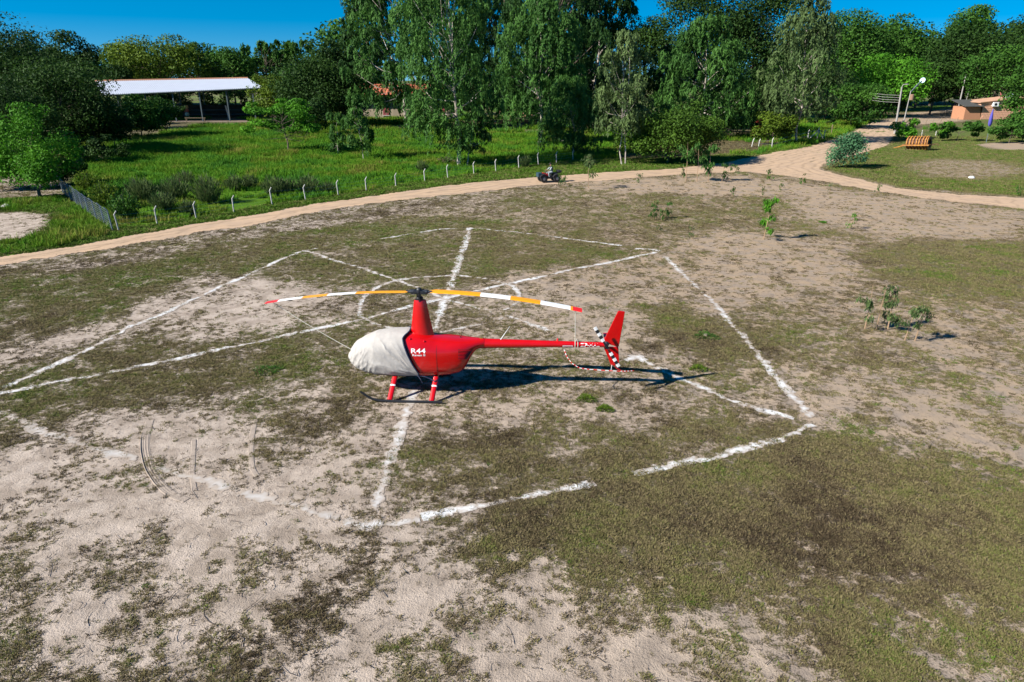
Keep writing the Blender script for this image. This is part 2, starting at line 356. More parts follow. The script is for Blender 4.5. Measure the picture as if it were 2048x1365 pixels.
# ------------------------------------------------------------------ chalk lines
def chalk_mat():
    m = D.materials.new('chalk_powder'); m.use_nodes = True; t = m.node_tree; N = t.nodes; L = t.links; p = N['Principled BSDF']
    p.inputs['Roughness'].default_value = 1; p.inputs['Specular IOR Level'].default_value = .05
    a = N.new('ShaderNodeAttribute'); a.attribute_name = 'cov'
    mx = N.new('ShaderNodeMix'); mx.data_type = 'RGBA'; mx.inputs[6].default_value = (.33, .275, .225, 1); mx.inputs[7].default_value = (.58, .59, .59, 1)
    L.new(a.outputs['Fac'], mx.inputs[0]); L.new(mx.outputs[2], p.inputs['Base Color'])
    return m
MCH = chalk_mat()
CHALK = []
def chalk(px, wid=.42, dens=1.0, world=None, seed=0, fade=1.0):
    wid *= .68
    P = [Vector(g(u, v)[:2]) for u, v in px] if world is None else [Vector(q) for q in world]
    st_ = .035; V = []; ok = []; cov = []
    seg = []
    for a, b in zip(P[:-1], P[1:]):
        L_ = (b - a).length; n = max(2, int(L_ / st_))
        for i in range(n): seg.append((a + (b - a) * (i / n), (b - a).normalized()))
    c = np.array([s[0] for s in seg]); tdir = np.array([s[1] for s in seg]); k = 5                 # smooth the tangents at bends
    for j in range(2): tdir[k:-k] = sum(tdir[k + q:len(tdir) - k + q] for q in range(-k, k)) / (2 * k)
    nrm = np.stack([-tdir[:, 1], tdir[:, 0]], 1); nrm /= np.linalg.norm(nrm, axis=1)[:, None] + 1e-9
    off = np.arange(-wid * .75, wid * .75 + 1e-6, st_)
    X = c[:, None, 0] + nrm[:, None, 0] * off; Y = c[:, None, 1] + nrm[:, None, 1] * off
    wob = (fbm(c[:, 0] * .9, c[:, 1] * .9, 80 + seed, 3) - .5) * .3
    prof = 1 - np.abs(off[None, :] - wob[:, None]) / (wid * .55)
    f = prof * .9 + (fbm(X * 6, Y * 6, 81, 4) - .5) * 2.3 + (fbm(X * 1.1, Y * 1.1, 82 + seed, 2) - .5) * 1.7 + (dens - 1) * 1.1 - .22
    sh = X.shape; ii = np.arange(X.size).reshape(sh)
    fc = (f[:-1, :-1] + f[1:, :-1] + f[:-1, 1:] + f[1:, 1:]) / 4
    F = np.stack([ii[:-1, :-1], ii[1:, :-1], ii[1:, 1:], ii[:-1, 1:]], -1)[fc > .0]
    if not len(F): return
    us, inv = np.unique(F, return_inverse=True); F = inv.reshape(-1, 4)
    x = X.ravel()[us] + rs.normal(0, .008, len(us)); y = Y.ravel()[us] + rs.normal(0, .008, len(us))
    cv = np.clip(f.ravel()[us] * .8 - .04 + (fbm(x * 14, y * 14, 83, 2) - .5) * .5, 0, 1) * fade
    o = link('chalk_line', mesh_np('chalk_line', np.stack([x, y, gz(x, y) + .012], 1), F, [MCH], dict(cov=cv)), ground)
    CHALK.append(c[::6])
    return o
chalk([(940, 457), (892, 598), (870, 660)], .50, 1.15, seed=1)
chalk([(832, 780), (800, 860), (768, 950), (742, 1045)], .46, 1.1, seed=2, fade=.75)
chalk([(1322, 503), (1180, 533), (1040, 564), (890, 597), (720, 640), (520, 682), (300, 730), (100, 768), (-60, 797)], .38, 1.12, seed=3, fade=.92)
chalk([(608, 503), (700, 530), (800, 563), (892, 598), (1000, 628), (1100, 662)], .38, .98, seed=4, fade=.8)
chalk([(1275, 716), (1380, 765), (1470, 803), (1590, 838)], .40, 1.15, seed=5)
chalk([(1330, 514), (1400, 580), (1470, 655), (1550, 748), (1606, 815), (1622, 836)], .44, 1.05, seed=6, fade=.92)
chalk([(1630, 850), (1560, 878), (1430, 912), (1262, 946)], .38, 1.2, seed=7, fade=.95)
chalk([(1190, 968), (1080, 988), (960, 1012), (840, 1036)], .36, 1.2, seed=8)
chalk([(765, 1050), (690, 1045), (600, 1015), (480, 985), (330, 940), (200, 905), (90, 870), (0, 825), (-60, 800)], .48, .98, seed=9, fade=.42)
chalk([(690, 1046), (735, 1054), (768, 1049)], .5, 1.3, seed=17)
chalk([(765, 1050), (800, 1043), (842, 1036)], .34, 1.0, seed=18, fade=.5)
chalk([(8, 776), (130, 722), (260, 655), (350, 618), (440, 575), (500, 547), (560, 522), (608, 503), (640, 498)], .42, 1.12, seed=10)
chalk([(760, 480), (820, 469), (880, 459), (940, 457), (1020, 463), (1120, 475), (1200, 486), (1245, 492)], .34, .98, seed=11)
chalk([(1270, 498), (1300, 500), (1322, 503)], .4, 1.0, seed=12)
cw = [g(*q)[:2] for q in [(736, 588), (722, 600), (718, 615), (722, 632), (745, 648), (775, 656), (800, 662)]]
chalk(None, .32, 1.05, cw, 13, .85)
cw = [g(*q)[:2] for q in [(736, 588), (760, 572), (800, 560), (850, 554), (910, 551), (960, 556), (1000, 566), (1025, 573), (1040, 588), (1036, 606), (1010, 622)]]
chalk(None, .32, 1.0, cw, 14, .7)
cw = [g(*q)[:2] for q in [(880, 665), (930, 655), (980, 645), (1010, 635)]]
chalk(None, .30, .85, cw, 15, .5)
chalk([(1250, 722), (1285, 712)], .6, 1.1, seed=16)
# ------------------------------------------------------------------ tyre ruts in the sand
MSAND = mat('loose_sand', (.33, .272, .222), .95, noise=.15, nscale=4, bump=.4, bscale=30, spec=.1)
def rut(px, wid=.34, n=4, depth=.016):
    P = [g(u, v) for u, v in px]; c = []
    for a, b in zip(P[:-1], P[1:]):
        k = max(2, int((b - a).length / .07)); c += [a + (b - a) * (i / k) for i in range(k)]
    c = np.array(c)
    for j in range(12): c[1:-1] = (c[:-2] + c[2:]) / 2
    t = np.gradient(c, axis=0); t /= np.linalg.norm(t, axis=1)[:, None]; nr = np.stack([-t[:, 1], t[:, 0]], 1)
    o_ = np.linspace(-.5, .5, n * 6 + 1); endf = np.minimum(1, np.minimum(np.arange(len(c)), np.arange(len(c))[::-1]) / 30)
    X = c[:, None, 0] + nr[:, None, 0] * o_ * wid; Y = c[:, None, 1] + nr[:, None, 1] * o_ * wid
    pr_ = np.abs(np.sin(o_ * n * math.pi)) ** 6 * -.6 + 1.9 * np.exp(-((o_ + .44) / .05) ** 2)
    Zz = gz(X, Y) + .012 * np.clip((.5 - np.abs(o_)) * 8, -.3, 1) + pr_[None] * depth * endf[:, None] * (.7 + .6 * vnoise(np.arange(len(c)) * .12, np.zeros(len(c)), 5))[:, None] - .012 * (np.abs(o_) > .48)
    ii = np.arange(X.size).reshape(X.shape)
    F = np.stack([ii[:-1, :-1], ii[1:, :-1], ii[1:, 1:], ii[:-1, 1:]], -1).reshape(-1, 4)
    link('tyre_rut', mesh_np('tyre_rut', np.stack([X.ravel(), Y.ravel(), Zz.ravel()], 1), F, [MSAND], smooth=True), ground)
rut([(300, 842), (291, 870), (290, 900), (298, 935), (320, 970), (352, 995), (378, 1003)], .26, 4, .02)
rut([(388, 880), (386, 915), (384, 950), (390, 985)], .15, 2, .007)
rut([(512, 838), (504, 870), (502, 905), (505, 945), (517, 956)], .16, 2, .008)

# ------------------------------------------------------------------ instanced ground cover
def gn_scatter(name, pts, scl, rot, var, meshes, parent=None, tilt=None):
    me = D.meshes.new(name); me.vertices.add(len(pts)); me.vertices.foreach_set('co', np.asarray(pts, np.float32).ravel())
    def fa(n, v, ty='FLOAT', key='value'):
        a = me.attributes.new(n, ty, 'POINT'); a.data.foreach_set(key, np.asarray(v, np.float32 if ty != 'INT' else np.int32).ravel())
    fa('scl', scl); fa('tone', var); fa('pick', rs.integers(0, len(meshes), len(pts)), 'INT')
    rr = np.zeros((len(pts), 3)); rr[:, 2] = rot
    if tilt is not None: rr[:, :2] = tilt
    fa('rot', rr, 'FLOAT_VECTOR', 'vector')
    o = link(name, me, parent); o['kind'] = 'stuff'
    col = D.collections.new(name + '_sources')
    for m in meshes: col.objects.link(D.objects.new(m.name, m))
    ng = D.node_groups.new(name, 'GeometryNodeTree')
    ng.interface.new_socket('Geometry', in_out='INPUT', socket_type='NodeSocketGeometry'); ng.interface.new_socket('Geometry', in_out='OUTPUT', socket_type='NodeSocketGeometry')
    N = ng.nodes; L = ng.links
    i = N.new('NodeGroupInput'); ou = N.new('NodeGroupOutput'); ip = N.new('GeometryNodeInstanceOnPoints'); ci = N.new('GeometryNodeCollectionInfo')
    ci.inputs['Collection'].default_value = col; ci.inputs['Separate Children'].default_value = True; ci.inputs['Reset Children'].default_value = True
    def na(n, ty):
        q = N.new('GeometryNodeInputNamedAttribute'); q.data_type = ty; q.inputs['Name'].default_value = n; return q.outputs['Attribute']
    L.new(i.outputs[0], ip.inputs['Points']); L.new(ci.outputs[0], ip.inputs['Instance']); ip.inputs['Pick Instance'].default_value = True
    L.new(na('pick', 'INT'), ip.inputs['Instance Index']); L.new(na('scl', 'FLOAT'), ip.inputs['Scale'])
    e = N.new('FunctionNodeEulerToRotation'); L.new(na('rot', 'FLOAT_VECTOR'), e.inputs[0]); L.new(e.outputs[0], ip.inputs['Rotation'])
    L.new(ip.outputs[0], ou.inputs[0])
    md = o.modifiers.new('scatter', 'NODES'); md.node_group = ng
    return o
def tonemat(name, stops, trans=.2):
    m = D.materials.new(name); m.use_nodes = True; t = m.node_tree; N = t.nodes; L = t.links; p = N['Principled BSDF']
    a = N.new('ShaderNodeAttribute'); a.attribute_name = 'tone'; a.attribute_type = 'INSTANCER'
    b = N.new('ShaderNodeAttribute'); b.attribute_name = 'var'
    ad = N.new('ShaderNodeMath'); ad.operation = 'MULTIPLY_ADD'; ad.inputs[1].default_value = .3; L.new(b.outputs['Fac'], ad.inputs[0])
    L.new(a.outputs['Fac'], ad.inputs[2])
    sb = N.new('ShaderNodeMath'); sb.operation = 'SUBTRACT'; sb.inputs[1].default_value = .15; L.new(ad.outputs[0], sb.inputs[0])
    cr = N.new('ShaderNodeValToRGB'); L.new(sb.outputs[0], cr.inputs[0])
    while len(cr.color_ramp.elements) < len(stops): cr.color_ramp.elements.new(.5)
    for e, (q, c) in zip(cr.color_ramp.elements, stops): e.position = q; e.color = (*c, 1)
    L.new(cr.outputs[0], p.inputs['Base Color']); p.inputs['Roughness'].default_value = .8; p.inputs['Specular IOR Level'].default_value = .12
    tr = N.new('ShaderNodeBsdfTranslucent'); L.new(cr.outputs[0], tr.inputs[0]); ms = N.new('ShaderNodeMixShader'); ms.inputs[0].default_value = trans
    L.new(p.outputs[0], ms.inputs[1]); L.new(tr.outputs[0], ms.inputs[2]); L.new(ms.outputs[0], N['Material Output'].inputs[0])
    return m
MTURF = tonemat('turf_blades', [(0, (.070, .050, .030)), (.3, (.205, .165, .085)), (.55, (.185, .165, .066)), (.82, (.125, .152, .034)), (1, (.080, .165, .014))])
MLUSH = tonemat('meadow_blades', [(0, (.21, .20, .045)), (.25, (.13, .205, .018)), (.6, (.085, .215, .010)), (1, (.05, .165, .020))])
def blades(name, n, rad, hmin, hmax, wid, lean, m, seed):
    r = np.random.default_rng(seed); V = []; F = []; va = []
    for i in range(n):
        a = r.uniform(0, 6.28); d = rad * math.sqrt(r.uniform(0, 1)) * .8; h_ = r.uniform(hmin, hmax)
        b = np.array([math.cos(a) * d, math.sin(a) * d, -.006]); q = a + r.normal(0, .8); dr = np.array([math.cos(q), math.sin(q), 0]) * lean * h_ * r.uniform(.3, 1.3)
        sd = r.uniform(0, 3.14); s = np.array([math.cos(sd), math.sin(sd), 0]) * wid / 2
        k = len(V); V += [b - s, b + s, b + dr * .4 + s * .8 + [0, 0, h_ * .65], b + dr * .4 - s * .8 + [0, 0, h_ * .65], b + dr + [0, 0, h_ * r.uniform(.75, 1)]]
        F += [(k, k + 1, k + 2, k + 3), (k + 3, k + 2, k + 4, k + 4)]; va += [r.uniform()] * 5
    me = D.meshes.new(name); me.from_pydata([tuple(v) for v in V], [], [f if f[2] != f[3] else f[:3] for f in F]); me.materials.append(m)
    at_ = me.attributes.new('var', 'FLOAT', 'POINT'); at_.data.foreach_set('value', np.array(va, np.float32)); return me
turf = [blades('turf_tuft', 16, .085, .025, .06, .016, 1.1, MTURF, 10 + i) for i in range(5)]
tall = [blades('meadow_tuft', 22, .26, .25, .62, .035, .5, MLUSH, 30 + i) for i in range(4)]
def near_chalk(x, y, r=.3):
    C = np.concatenate(CHALK); out = np.zeros(len(x), bool)
    cell = {}
    key = np.floor(C / .5).astype(int)
    s = set(map(tuple, key))
    kk = np.floor(np.stack([x, y], 1) / .5).astype(int)
    cand = np.array([tuple(q) in s for q in kk])
    ci = np.nonzero(cand)[0]
    for b in range(0, len(ci), 2000):
        j = ci[b:b + 2000]; d = np.hypot(x[j, None] - C[None, :, 0], y[j, None] - C[None, :, 1]).min(1); out[j] = d < r
    return out
def sample(n, x0, x1, y0, y1, power=1.0):
    # more points near the camera
    u = rs.uniform(0, 1, n); y = y0 * (y1 / y0) ** (u ** power) if power else rs.uniform(y0, y1, n)
    half = y * .80 + 4
    x = rs.uniform(-1, 1, n) * half
    return x, y
x, y = sample(680000, 0, 0, 7, 125, 1.0)
zd, zg, zf, _ = zones(x, y)
clump = fbm(x * 2.2, y * 2.2, 91, 3); cl2 = fbm(x * 6, y * 6, 92, 2)
pr_ = np.clip(sst(zd + (clump - .5) * .9 + (cl2 - .5) * .5, .22, .92), 0, 1)
keep = (rs.uniform(0, 1, len(x)) < pr_ * .66) & (sdist(ROAD, x, y) < -.05 + (fbm(x * .8, y * .8, 71, 4) - .5) * -.6) & (zf < .95)
keep &= ~(near_chalk(x, y) & (rs.uniform(0, 1, len(x)) < .6))
x = x[keep]; y = y[keep]; zd = zd[keep]; zg = zg[keep]; zf = zf[keep]
scl = rs.uniform(.55, 1.25, len(x)) * (.75 + .5 * zd) * (1 + np.clip((y - 20) / 45, 0, 1) * .9) * (1 + zf * .9)
tone = np.clip(zg * .74 + zf * .36 + rs.normal(0, .15, len(x)) + .06 + (fbm(x * 1.7, y * 1.7, 93, 3) - .5) * .6, 0, 1)
gn_scatter('turf_grass', np.stack([x, y, gz(x, y)], 1), scl, rs.uniform(0, 6.28, len(x)), tone, turf)
print('turf', len(x))
# larger isolated bunches on the bare sand
x, y = sample(46000, 0, 0, 7.5, 60, 1.0); zd, zg, zf, _ = zones(x, y)
bu = fbm(x * 1.1, y * 1.1, 95, 3)
keep = (zd < .8) & (rs.uniform(0, 1, len(x)) < sst(bu, .42, .7) * .8) & (sdist(ROAD, x, y) < -.3) & (zf < .3)
x = x[keep]; y = y[keep]; zg = zg[keep]
P_ = []; S_ = []; T_ = []
for i in range(len(x)):
    k = int(rs.integers(1, 4) if rs.uniform() < .8 else rs.integers(4, 12)); rr = rs.uniform(.03, .09) * k ** .5; t0 = np.clip(zg[i] * .7 + rs.normal(.1, .18), 0, 1)
    for j in range(k):
        a, b = rs.normal(0, rr, 2); P_.append((x[i] + a, y[i] + b)); S_.append(rs.uniform(.4, 1.2)); T_.append(t0 + rs.normal(0, .08))
P_ = np.array(P_)
gn_scatter('grass_bunches', np.stack([P_[:, 0], P_[:, 1], gz(P_[:, 0], P_[:, 1])], 1), S_, rs.uniform(0, 6.28, len(P_)), np.clip(T_, 0, 1), turf)
# tall meadow
lo, hi = MEADOW.min(0) - [40, 8], MEADOW.max(0) + [60, 0]; n = 170000
x = rs.uniform(lo[0] - 2, hi[0] + 8, n); y = rs.uniform(lo[1] - 2, 175, n); zd, zg, zf, _ = zones(x, y)
mud = poly((430, 412), (480, 400), (530, 398), (540, 408), (480, 420))
keep = ((zf > .8) | ((zf > .2) & (y > 95) & (rs.uniform(0, 1, n) < .35))) & (sdist(ROAD, x, y) < -.4) & (sdist(FARTR, x, y) < -.5) & (sdist(LAWN, x, y) < -2) & (rs.uniform(0, 1, n) < .25 + .9 * sst(fbm(x * .5, y * .5, 97, 3), .3, .6)) & (sdist(mud, x, y) < 0)
x = x[keep]; y = y[keep]
sc_ = (1 + np.clip((y - 60) / 90, 0, .8)) * (.45 + .9 * fbm(x * .22, y * .22, 98, 3)) * rs.uniform(.7, 1.2, len(x))
gn_scatter('meadow_grass', np.stack([x, y, gz(x, y)], 1), sc_, rs.uniform(0, 6.28, len(x)), np.clip(fbm(x * .3, y * .3, 99, 3) * 1.5 - .2 + rs.normal(0, .12, len(x)), 0, 1), tall)
print('meadow', len(x))
# fallen twigs
MTW = mat('dry_twig', (.11, .08, .055), .9, noise=.5, nscale=8)
V = []; F = []
for i in range(2600):
    u = rs.uniform(0, 1); yy = 7.5 * (45 / 7.5) ** u; xx = rs.uniform(-1, 1) * (yy * .8 + 3)
    L_ = rs.uniform(.05, .22) * (1 + (rs.uniform() < .25) * rs.uniform(.5, 2.5)); a = rs.uniform(0, 3.14); bend = rs.normal(0, .25); r0 = rs.uniform(.004, .009)
    z0 = gzf(xx, yy) + .012; pts = []
    for k in range(4):
        t = k / 3 - .5; aa = a + bend * t * 2
        pts.append(np.array([xx + math.cos(aa) * L_ * t, yy + math.sin(aa) * L_ * t, z0 + rs.uniform(0, .03)]))
    for k in range(4):
        nrm = np.array([-math.sin(a), math.cos(a), 0]); rk = r0 * (1 - .2 * k)
        V += [pts[k] - nrm * rk, pts[k] + np.array([0, 0, rk * 1.6]), pts[k] + nrm * rk]
    b = len(V) - 12
    for k in range(3):
        for (p, q) in ((0, 1), (1, 2)): F.append((b + 3 * k + p, b + 3 * k + q, b + 3 * k + 3 + q, b + 3 * k + 3 + p))
o = link('fallen_twigs', mesh_np('fallen_twigs', V, F, [MTW])); o['kind'] = 'stuff'
MBLK = mat('black_metal', (.018, .019, .022), .45, metal=.3)
MDK = mat('dark_grey_metal', (.05, .055, .065), .4, metal=.6)
MWHT = mat('white_paint', (.70, .70, .69), .4)
# ------------------------------------------------------------------ trees
MBARK = mat('brown_bark', (.14, .105, .075), .9, noise=.5, nscale=5, bump=.5, bscale=14)
MPALE = mat('pale_eucalypt_bark', (.46, .42, .37), .8, noise=1, nscale=2.5, col2=(.24, .19, .15), bump=.3, bscale=9)
LM = {
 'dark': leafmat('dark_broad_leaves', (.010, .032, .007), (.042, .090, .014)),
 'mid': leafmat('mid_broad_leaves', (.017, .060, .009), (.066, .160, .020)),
 'yell': leafmat('yellowish_leaves', (.036, .076, .008), (.125, .185, .016)),
 'bright': leafmat('bright_green_leaves', (.032, .120, .008), (.105, .290, .018)),
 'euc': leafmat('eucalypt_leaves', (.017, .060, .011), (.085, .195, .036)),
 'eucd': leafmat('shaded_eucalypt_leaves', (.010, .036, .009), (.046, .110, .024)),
 'grey': leafmat('grey_green_leaves', (.038, .072, .024), (.125, .185, .060)),
 'bush': leafmat('dense_bush_leaves', (.026, .064, .008), (.085, .165, .018)),
 'blue': leafmat('blue_green_leaves', (.036, .110, .052), (.105, .235, .105)),
}
def unit(a): return a / (np.linalg.norm(a, axis=-1, keepdims=True) + 1e-9)
def leaf_mesh(name, pos, axis_, nrm, ln, wd, var, m):
    axis_ = unit(axis_); sd = unit(np.cross(nrm, axis_)); ln = ln[:, None]; wd = wd[:, None]
    V = np.stack([pos - axis_ * ln * .5, pos - axis_ * ln * .05 + sd * wd * .5, pos + axis_ * ln * .5, pos - axis_ * ln * .05 - sd * wd * .5], 1).reshape(-1, 3)
    F = np.arange(len(V)).reshape(-1, 4)
    return mesh_np(name, V, F, [m], dict(var=np.repeat(var, 4)))
NTRI = [0]
def limbs(name, trunk, tips, r0, m, parent, nmax=26, taper=.35, branch_from=.25):
    """trunk polyline + curved limbs out to some of the tips"""
    b = MB(); T = [Vector(p) for p in trunk]; n = len(T)
    b.tube(T, [r0 * (1 - (1 - taper * .5) * (i / (n - 1)) ** .8) for i in range(n)], m, n=7)
    tl = np.array(T)
    tips = tips[np.argsort(tips[:, 2])]
    for q in tips[::max(1, len(tips) // nmax)]:
        hz = q[2] * rs.uniform(.55, .8); hz = max(hz, tl[-1, 2] * branch_from); hz = min(hz, tl[-1, 2] * .97)
        k = np.searchsorted(tl[:, 2], hz); k = min(max(k, 1), n - 1); f = (hz - tl[k - 1, 2]) / (tl[k, 2] - tl[k - 1, 2] + 1e-6)
        s = tl[k - 1] + (tl[k] - tl[k - 1]) * f; e = np.array(q); mid = s * .45 + e * .55 + np.array([0, 0, -.12 * np.linalg.norm(e - s)]) + rs.normal(0, .06, 3) * np.linalg.norm(e - s)
        rr = r0 * .42 * (1 - .55 * hz / tl[-1, 2])
        b.tube([s, mid, e], [rr, rr * .6, rr * .2], m, n=5, caps=False)
    o = b.build(name, parent, smooth=True); NTRI[0] += len(b.f) * 2
    return o
def tree_root(name, label, u, vt, vb, wpx, yd, base_u=None, cat='tree', group=None):
    """crown centre pixel u, crown top vt, crown bottom vb, width wpx at distance yd -> root and crown numbers"""
    yd = YM(yd)
    c = at(u, (max(vt, -60) + vb) / 2, yd); top = at(u, vt, yd).z; bot = max(.15, at(u, vb, yd).z)
    W = wpx * mpp(yd, (top + bot) / 2)
    bx = c.x if base_u is None else at(base_u, 300, yd).x
    if base_u is not None:
        d = yd * cP + CH * sP; bx = (base_u - 1024) * d / FPX
    root = thing(name, label, cat, (bx, yd, gzf(bx, yd) - .03), 0, group)
    return root, c.x - bx, top, bot, W
def YM(y): return float(np.interp(y, [35, 40, 50, 60, 70, 80, 90, 100, 110, 125, 140, 160, 178, 210], [38, 44.4, 58.4, 74, 91, 111, 133, 150, 166, 185, 203, 222, 240, 280]))
def lod(wpx, hpx, yd, f=1.0, lo=700, hi=22000):
    n = int(min(hi, max(lo, wpx * hpx / 4 * 1.75 * f))); L = 2.45 * YM(yd) / 700
    return n, L
def fit(pos, C, ox, bot, top, W):
    # stretch the foliage so that the crown really fills its width and height
    zt = np.percentile(pos[:, 2], 99.8); k = (top - bot) / max(zt - bot, .1)
    lo, hi = np.percentile(pos[:, 0], [.7, 99.3]); kx = W / max(hi - lo, .1); mx = (lo + hi) / 2; pos[:, 0] = np.clip(pos[:, 0], lo, hi)
    for q in (pos, C):
        q[:, 2] = np.where(q[:, 2] > bot, np.minimum(bot + (q[:, 2] - bot) * k, top - .04 * (top - bot) * rs.uniform(0, 1, len(q))), q[:, 2]); q[:, 0] = ox + (q[:, 0] - mx) * kx
def broad(u, vt, vb, wpx, yd, label, m='dark', f=1.0, ncl=None, base_u=None, name='broadleaf_tree', cat='tree', group=None, flat=.62, sparse=0, bark=None, lean=0, trunk_r=None, seed=0, lobes=.20, leafs=1.0):
    r = np.random.default_rng(1000 + seed + int(u * 7 + vt * 3 + yd)); root, ox, top, bot, W = tree_root(name, label, u, vt, vb, wpx, yd, base_u, cat, group)
    Hc = top - bot; n, L = lod(wpx, vb - vt, yd, f); L *= leafs
    ncl = ncl or int(min(70, max(14, wpx * (vb - vt) / 330)))
    # clump centres in an uneven egg-shaped crown
    ph = r.uniform(0, 6.283, ncl); ct = r.uniform(-.75, 1, ncl); rad = r.uniform(.25, 1, ncl) ** .45
    sx = np.sqrt(1 - ct ** 2); wob = 1 + .25 * np.sin(ph * 3 + r.uniform(0, 6)) * r.uniform(.4, 1, ncl)
    cr = r.uniform(.55, 1.25, ncl) * lobes * min(W, Hc * 1.2)
    C = np.stack([ox + np.cos(ph) * sx * rad * (W / 2 - cr * .75) * wob, np.sin(ph) * sx * rad * (min(W, Hc * 1.5) / 2 - cr * .6) * wob,
                  bot + Hc * .45 + ct * rad * np.where(ct > 0, Hc * .55 - cr * .6, Hc * .45 - cr * .3)], 1)
    C[:, 0] += lean * (C[:, 2] - bot)
    w_ = cr ** 2; k = r.choice(ncl, n, p=w_ / w_.sum())
    d = unit(r.normal(0, 1, (n, 3))); rr = r.uniform(0, 1, n) ** .4
    # leaves sit in several thin tiers per clump
    off = d * (cr[k] * rr)[:, None]; off[:, 2] *= flat
    pos = C[k] + off; fit(pos, C, ox, bot, top, W); pos[:, 2] = np.maximum(pos[:, 2], .1 + r.uniform(0, .3, n))
    nrm = unit(d * .7 + np.array([0, 0, .55]) + r.normal(0, .55, (n, 3))); ax = np.cross(nrm, r.normal(0, 1, (n, 3)))
    cv = r.uniform(0, 1, ncl); var = np.clip(cv[k] * .62 + r.uniform(0, 1, n) * .36, 0, 1)
    me = leaf_mesh('crown', pos, ax, nrm, L * r.uniform(.7, 1.35, n), L * r.uniform(.4, .75, n), var, LM[m]); NTRI[0] += 2 * n
    link('crown', me, root)
    hb = bot + Hc * .45; tr = trunk_r or max(.08, .02 * top)
    tk = [(0, 0, 0), (r.normal(0, .02) * hb, 0, hb * .35), (ox * .5 + r.normal(0, .03) * hb, r.normal(0, .03) * hb, hb * .7), (ox, 0, hb)]
    limbs('trunk', tk, C, tr, bark or MBARK, root, nmax=16)
    return root
def euc(u, vt, vb, wpx, yd, label, m='euc', f=1.0, base_u=None, name='eucalyptus_tree', cat='tree', group=None, strands=None, droop=1.0, bark=None, trunk_r=None, seed=0, prof=None, trunks=1, leafs=1.0, fill=.45):
    r = np.random.default_rng(2000 + seed + int(u * 7 + vt * 3 + yd)); root, ox, top, bot, W = tree_root(name, label, u, vt, vb, wpx, yd, base_u, cat, group)
    Hc = top - bot; n, L = lod(wpx, vb - max(vt, -150), yd, f * 1.1, hi=30000); L *= leafs
    nt_ = strands or int(min(150, max(14, wpx * (vb - max(vt, -150)) / 380)))
    t = r.uniform(0.03, 1, nt_); ph = r.uniform(0, 6.283, nt_)
    shape = prof(t) if prof else (.55 + .45 * np.sin(np.pi * np.clip(t * .9 + .12, 0, 1))) * np.where(t > .75, 1 - (t - .75) * 2.2, 1)
    rad = shape * W / 2 * r.uniform(.3, 1, nt_) ** .5 * (1 + .25 * np.sin(ph * 2 + t * 9))
    drp = droop * r.uniform(.5, 1.5, nt_) * min(2.1, Hc * .10 + .3)
    spread = r.uniform(.35, 1, nt_) * min(2.1, W * .19)
    tips = np.stack([ox * np.minimum(1, (bot + t * Hc) / (bot + .5 * Hc)) + np.cos(ph) * np.maximum(0, rad - spread * .5), np.sin(ph) * np.maximum(0, rad - spread * .5) * .9, bot + .08 * Hc + t * Hc * .92 - .05 * Hc], 1)
    # hanging strands
    ns = 9; S = nt_ * ns; a = r.uniform(0, 6.283, S); q = np.sqrt(r.uniform(0, 1, S)); k = np.repeat(np.arange(nt_), ns)
    s0 = tips[k] + np.stack([np.cos(a) * q * spread[k], np.sin(a) * q * spread[k], (1 - q * q) * spread[k] * .55 + r.normal(.05, .15, S) * spread[k]], 1)
    sl_ = drp[k] * r.uniform(.45, 1.15, S)
    j = r.integers(0, S, n); h_ = r.uniform(0, 1, n) ** 1.15
    out = np.stack([np.cos(a[j]), np.sin(a[j])], 1) * (np.sqrt(h_) * .30 * spread[k[j]])[:, None]
    pos = s0[j].copy(); pos[:, :2] += out + r.normal(0, .06, (n, 2)) * (1 + yd / 70); pos[:, 2] -= h_ * sl_[j]; fit(pos, tips, ox, bot, top, W)
    pos[:, 2] = np.maximum(pos[:, 2], .15 + r.uniform(0, .4, n))
    ax = unit(np.stack([np.cos(a[j]) * .35, np.sin(a[j]) * .35, np.full(n, -1.0)], 1) + r.normal(0, .48, (n, 3)))
    nrm = unit(np.stack([np.cos(a[j]), np.sin(a[j]), np.full(n, .55)], 1) + r.normal(0, .42, (n, 3)))
    cv = r.uniform(0, 1, nt_); var = np.clip(cv[k[j]] * .6 + r.uniform(0, 1, n) * .4, 0, 1)
    me = leaf_mesh('crown', pos, ax, nrm, L * 1.35 * r.uniform(.7, 1.4, n), L * .42 * r.uniform(.7, 1.4, n), var, LM[m]); NTRI[0] += 2 * n
    link('crown', me, root)
    ht = bot + Hc * .9; tr = trunk_r or max(.05, .013 * top)
    for q_ in range(trunks):
        dx = (q_ - (trunks - 1) / 2) * .45
        tk = [(dx, dx * .3, 0)] + [(dx * (1 + z * .7) + ox * min(1, z * 1.2) + r.normal(0, .012) * ht * (z > .1), r.normal(0, .012) * ht, ht * z) for z in (.12, .25, .4, .6, .8, 1)]
        limbs('trunk', tk, tips, tr, bark or MPALE, root, nmax=22 // trunks, taper=.15)
    return root
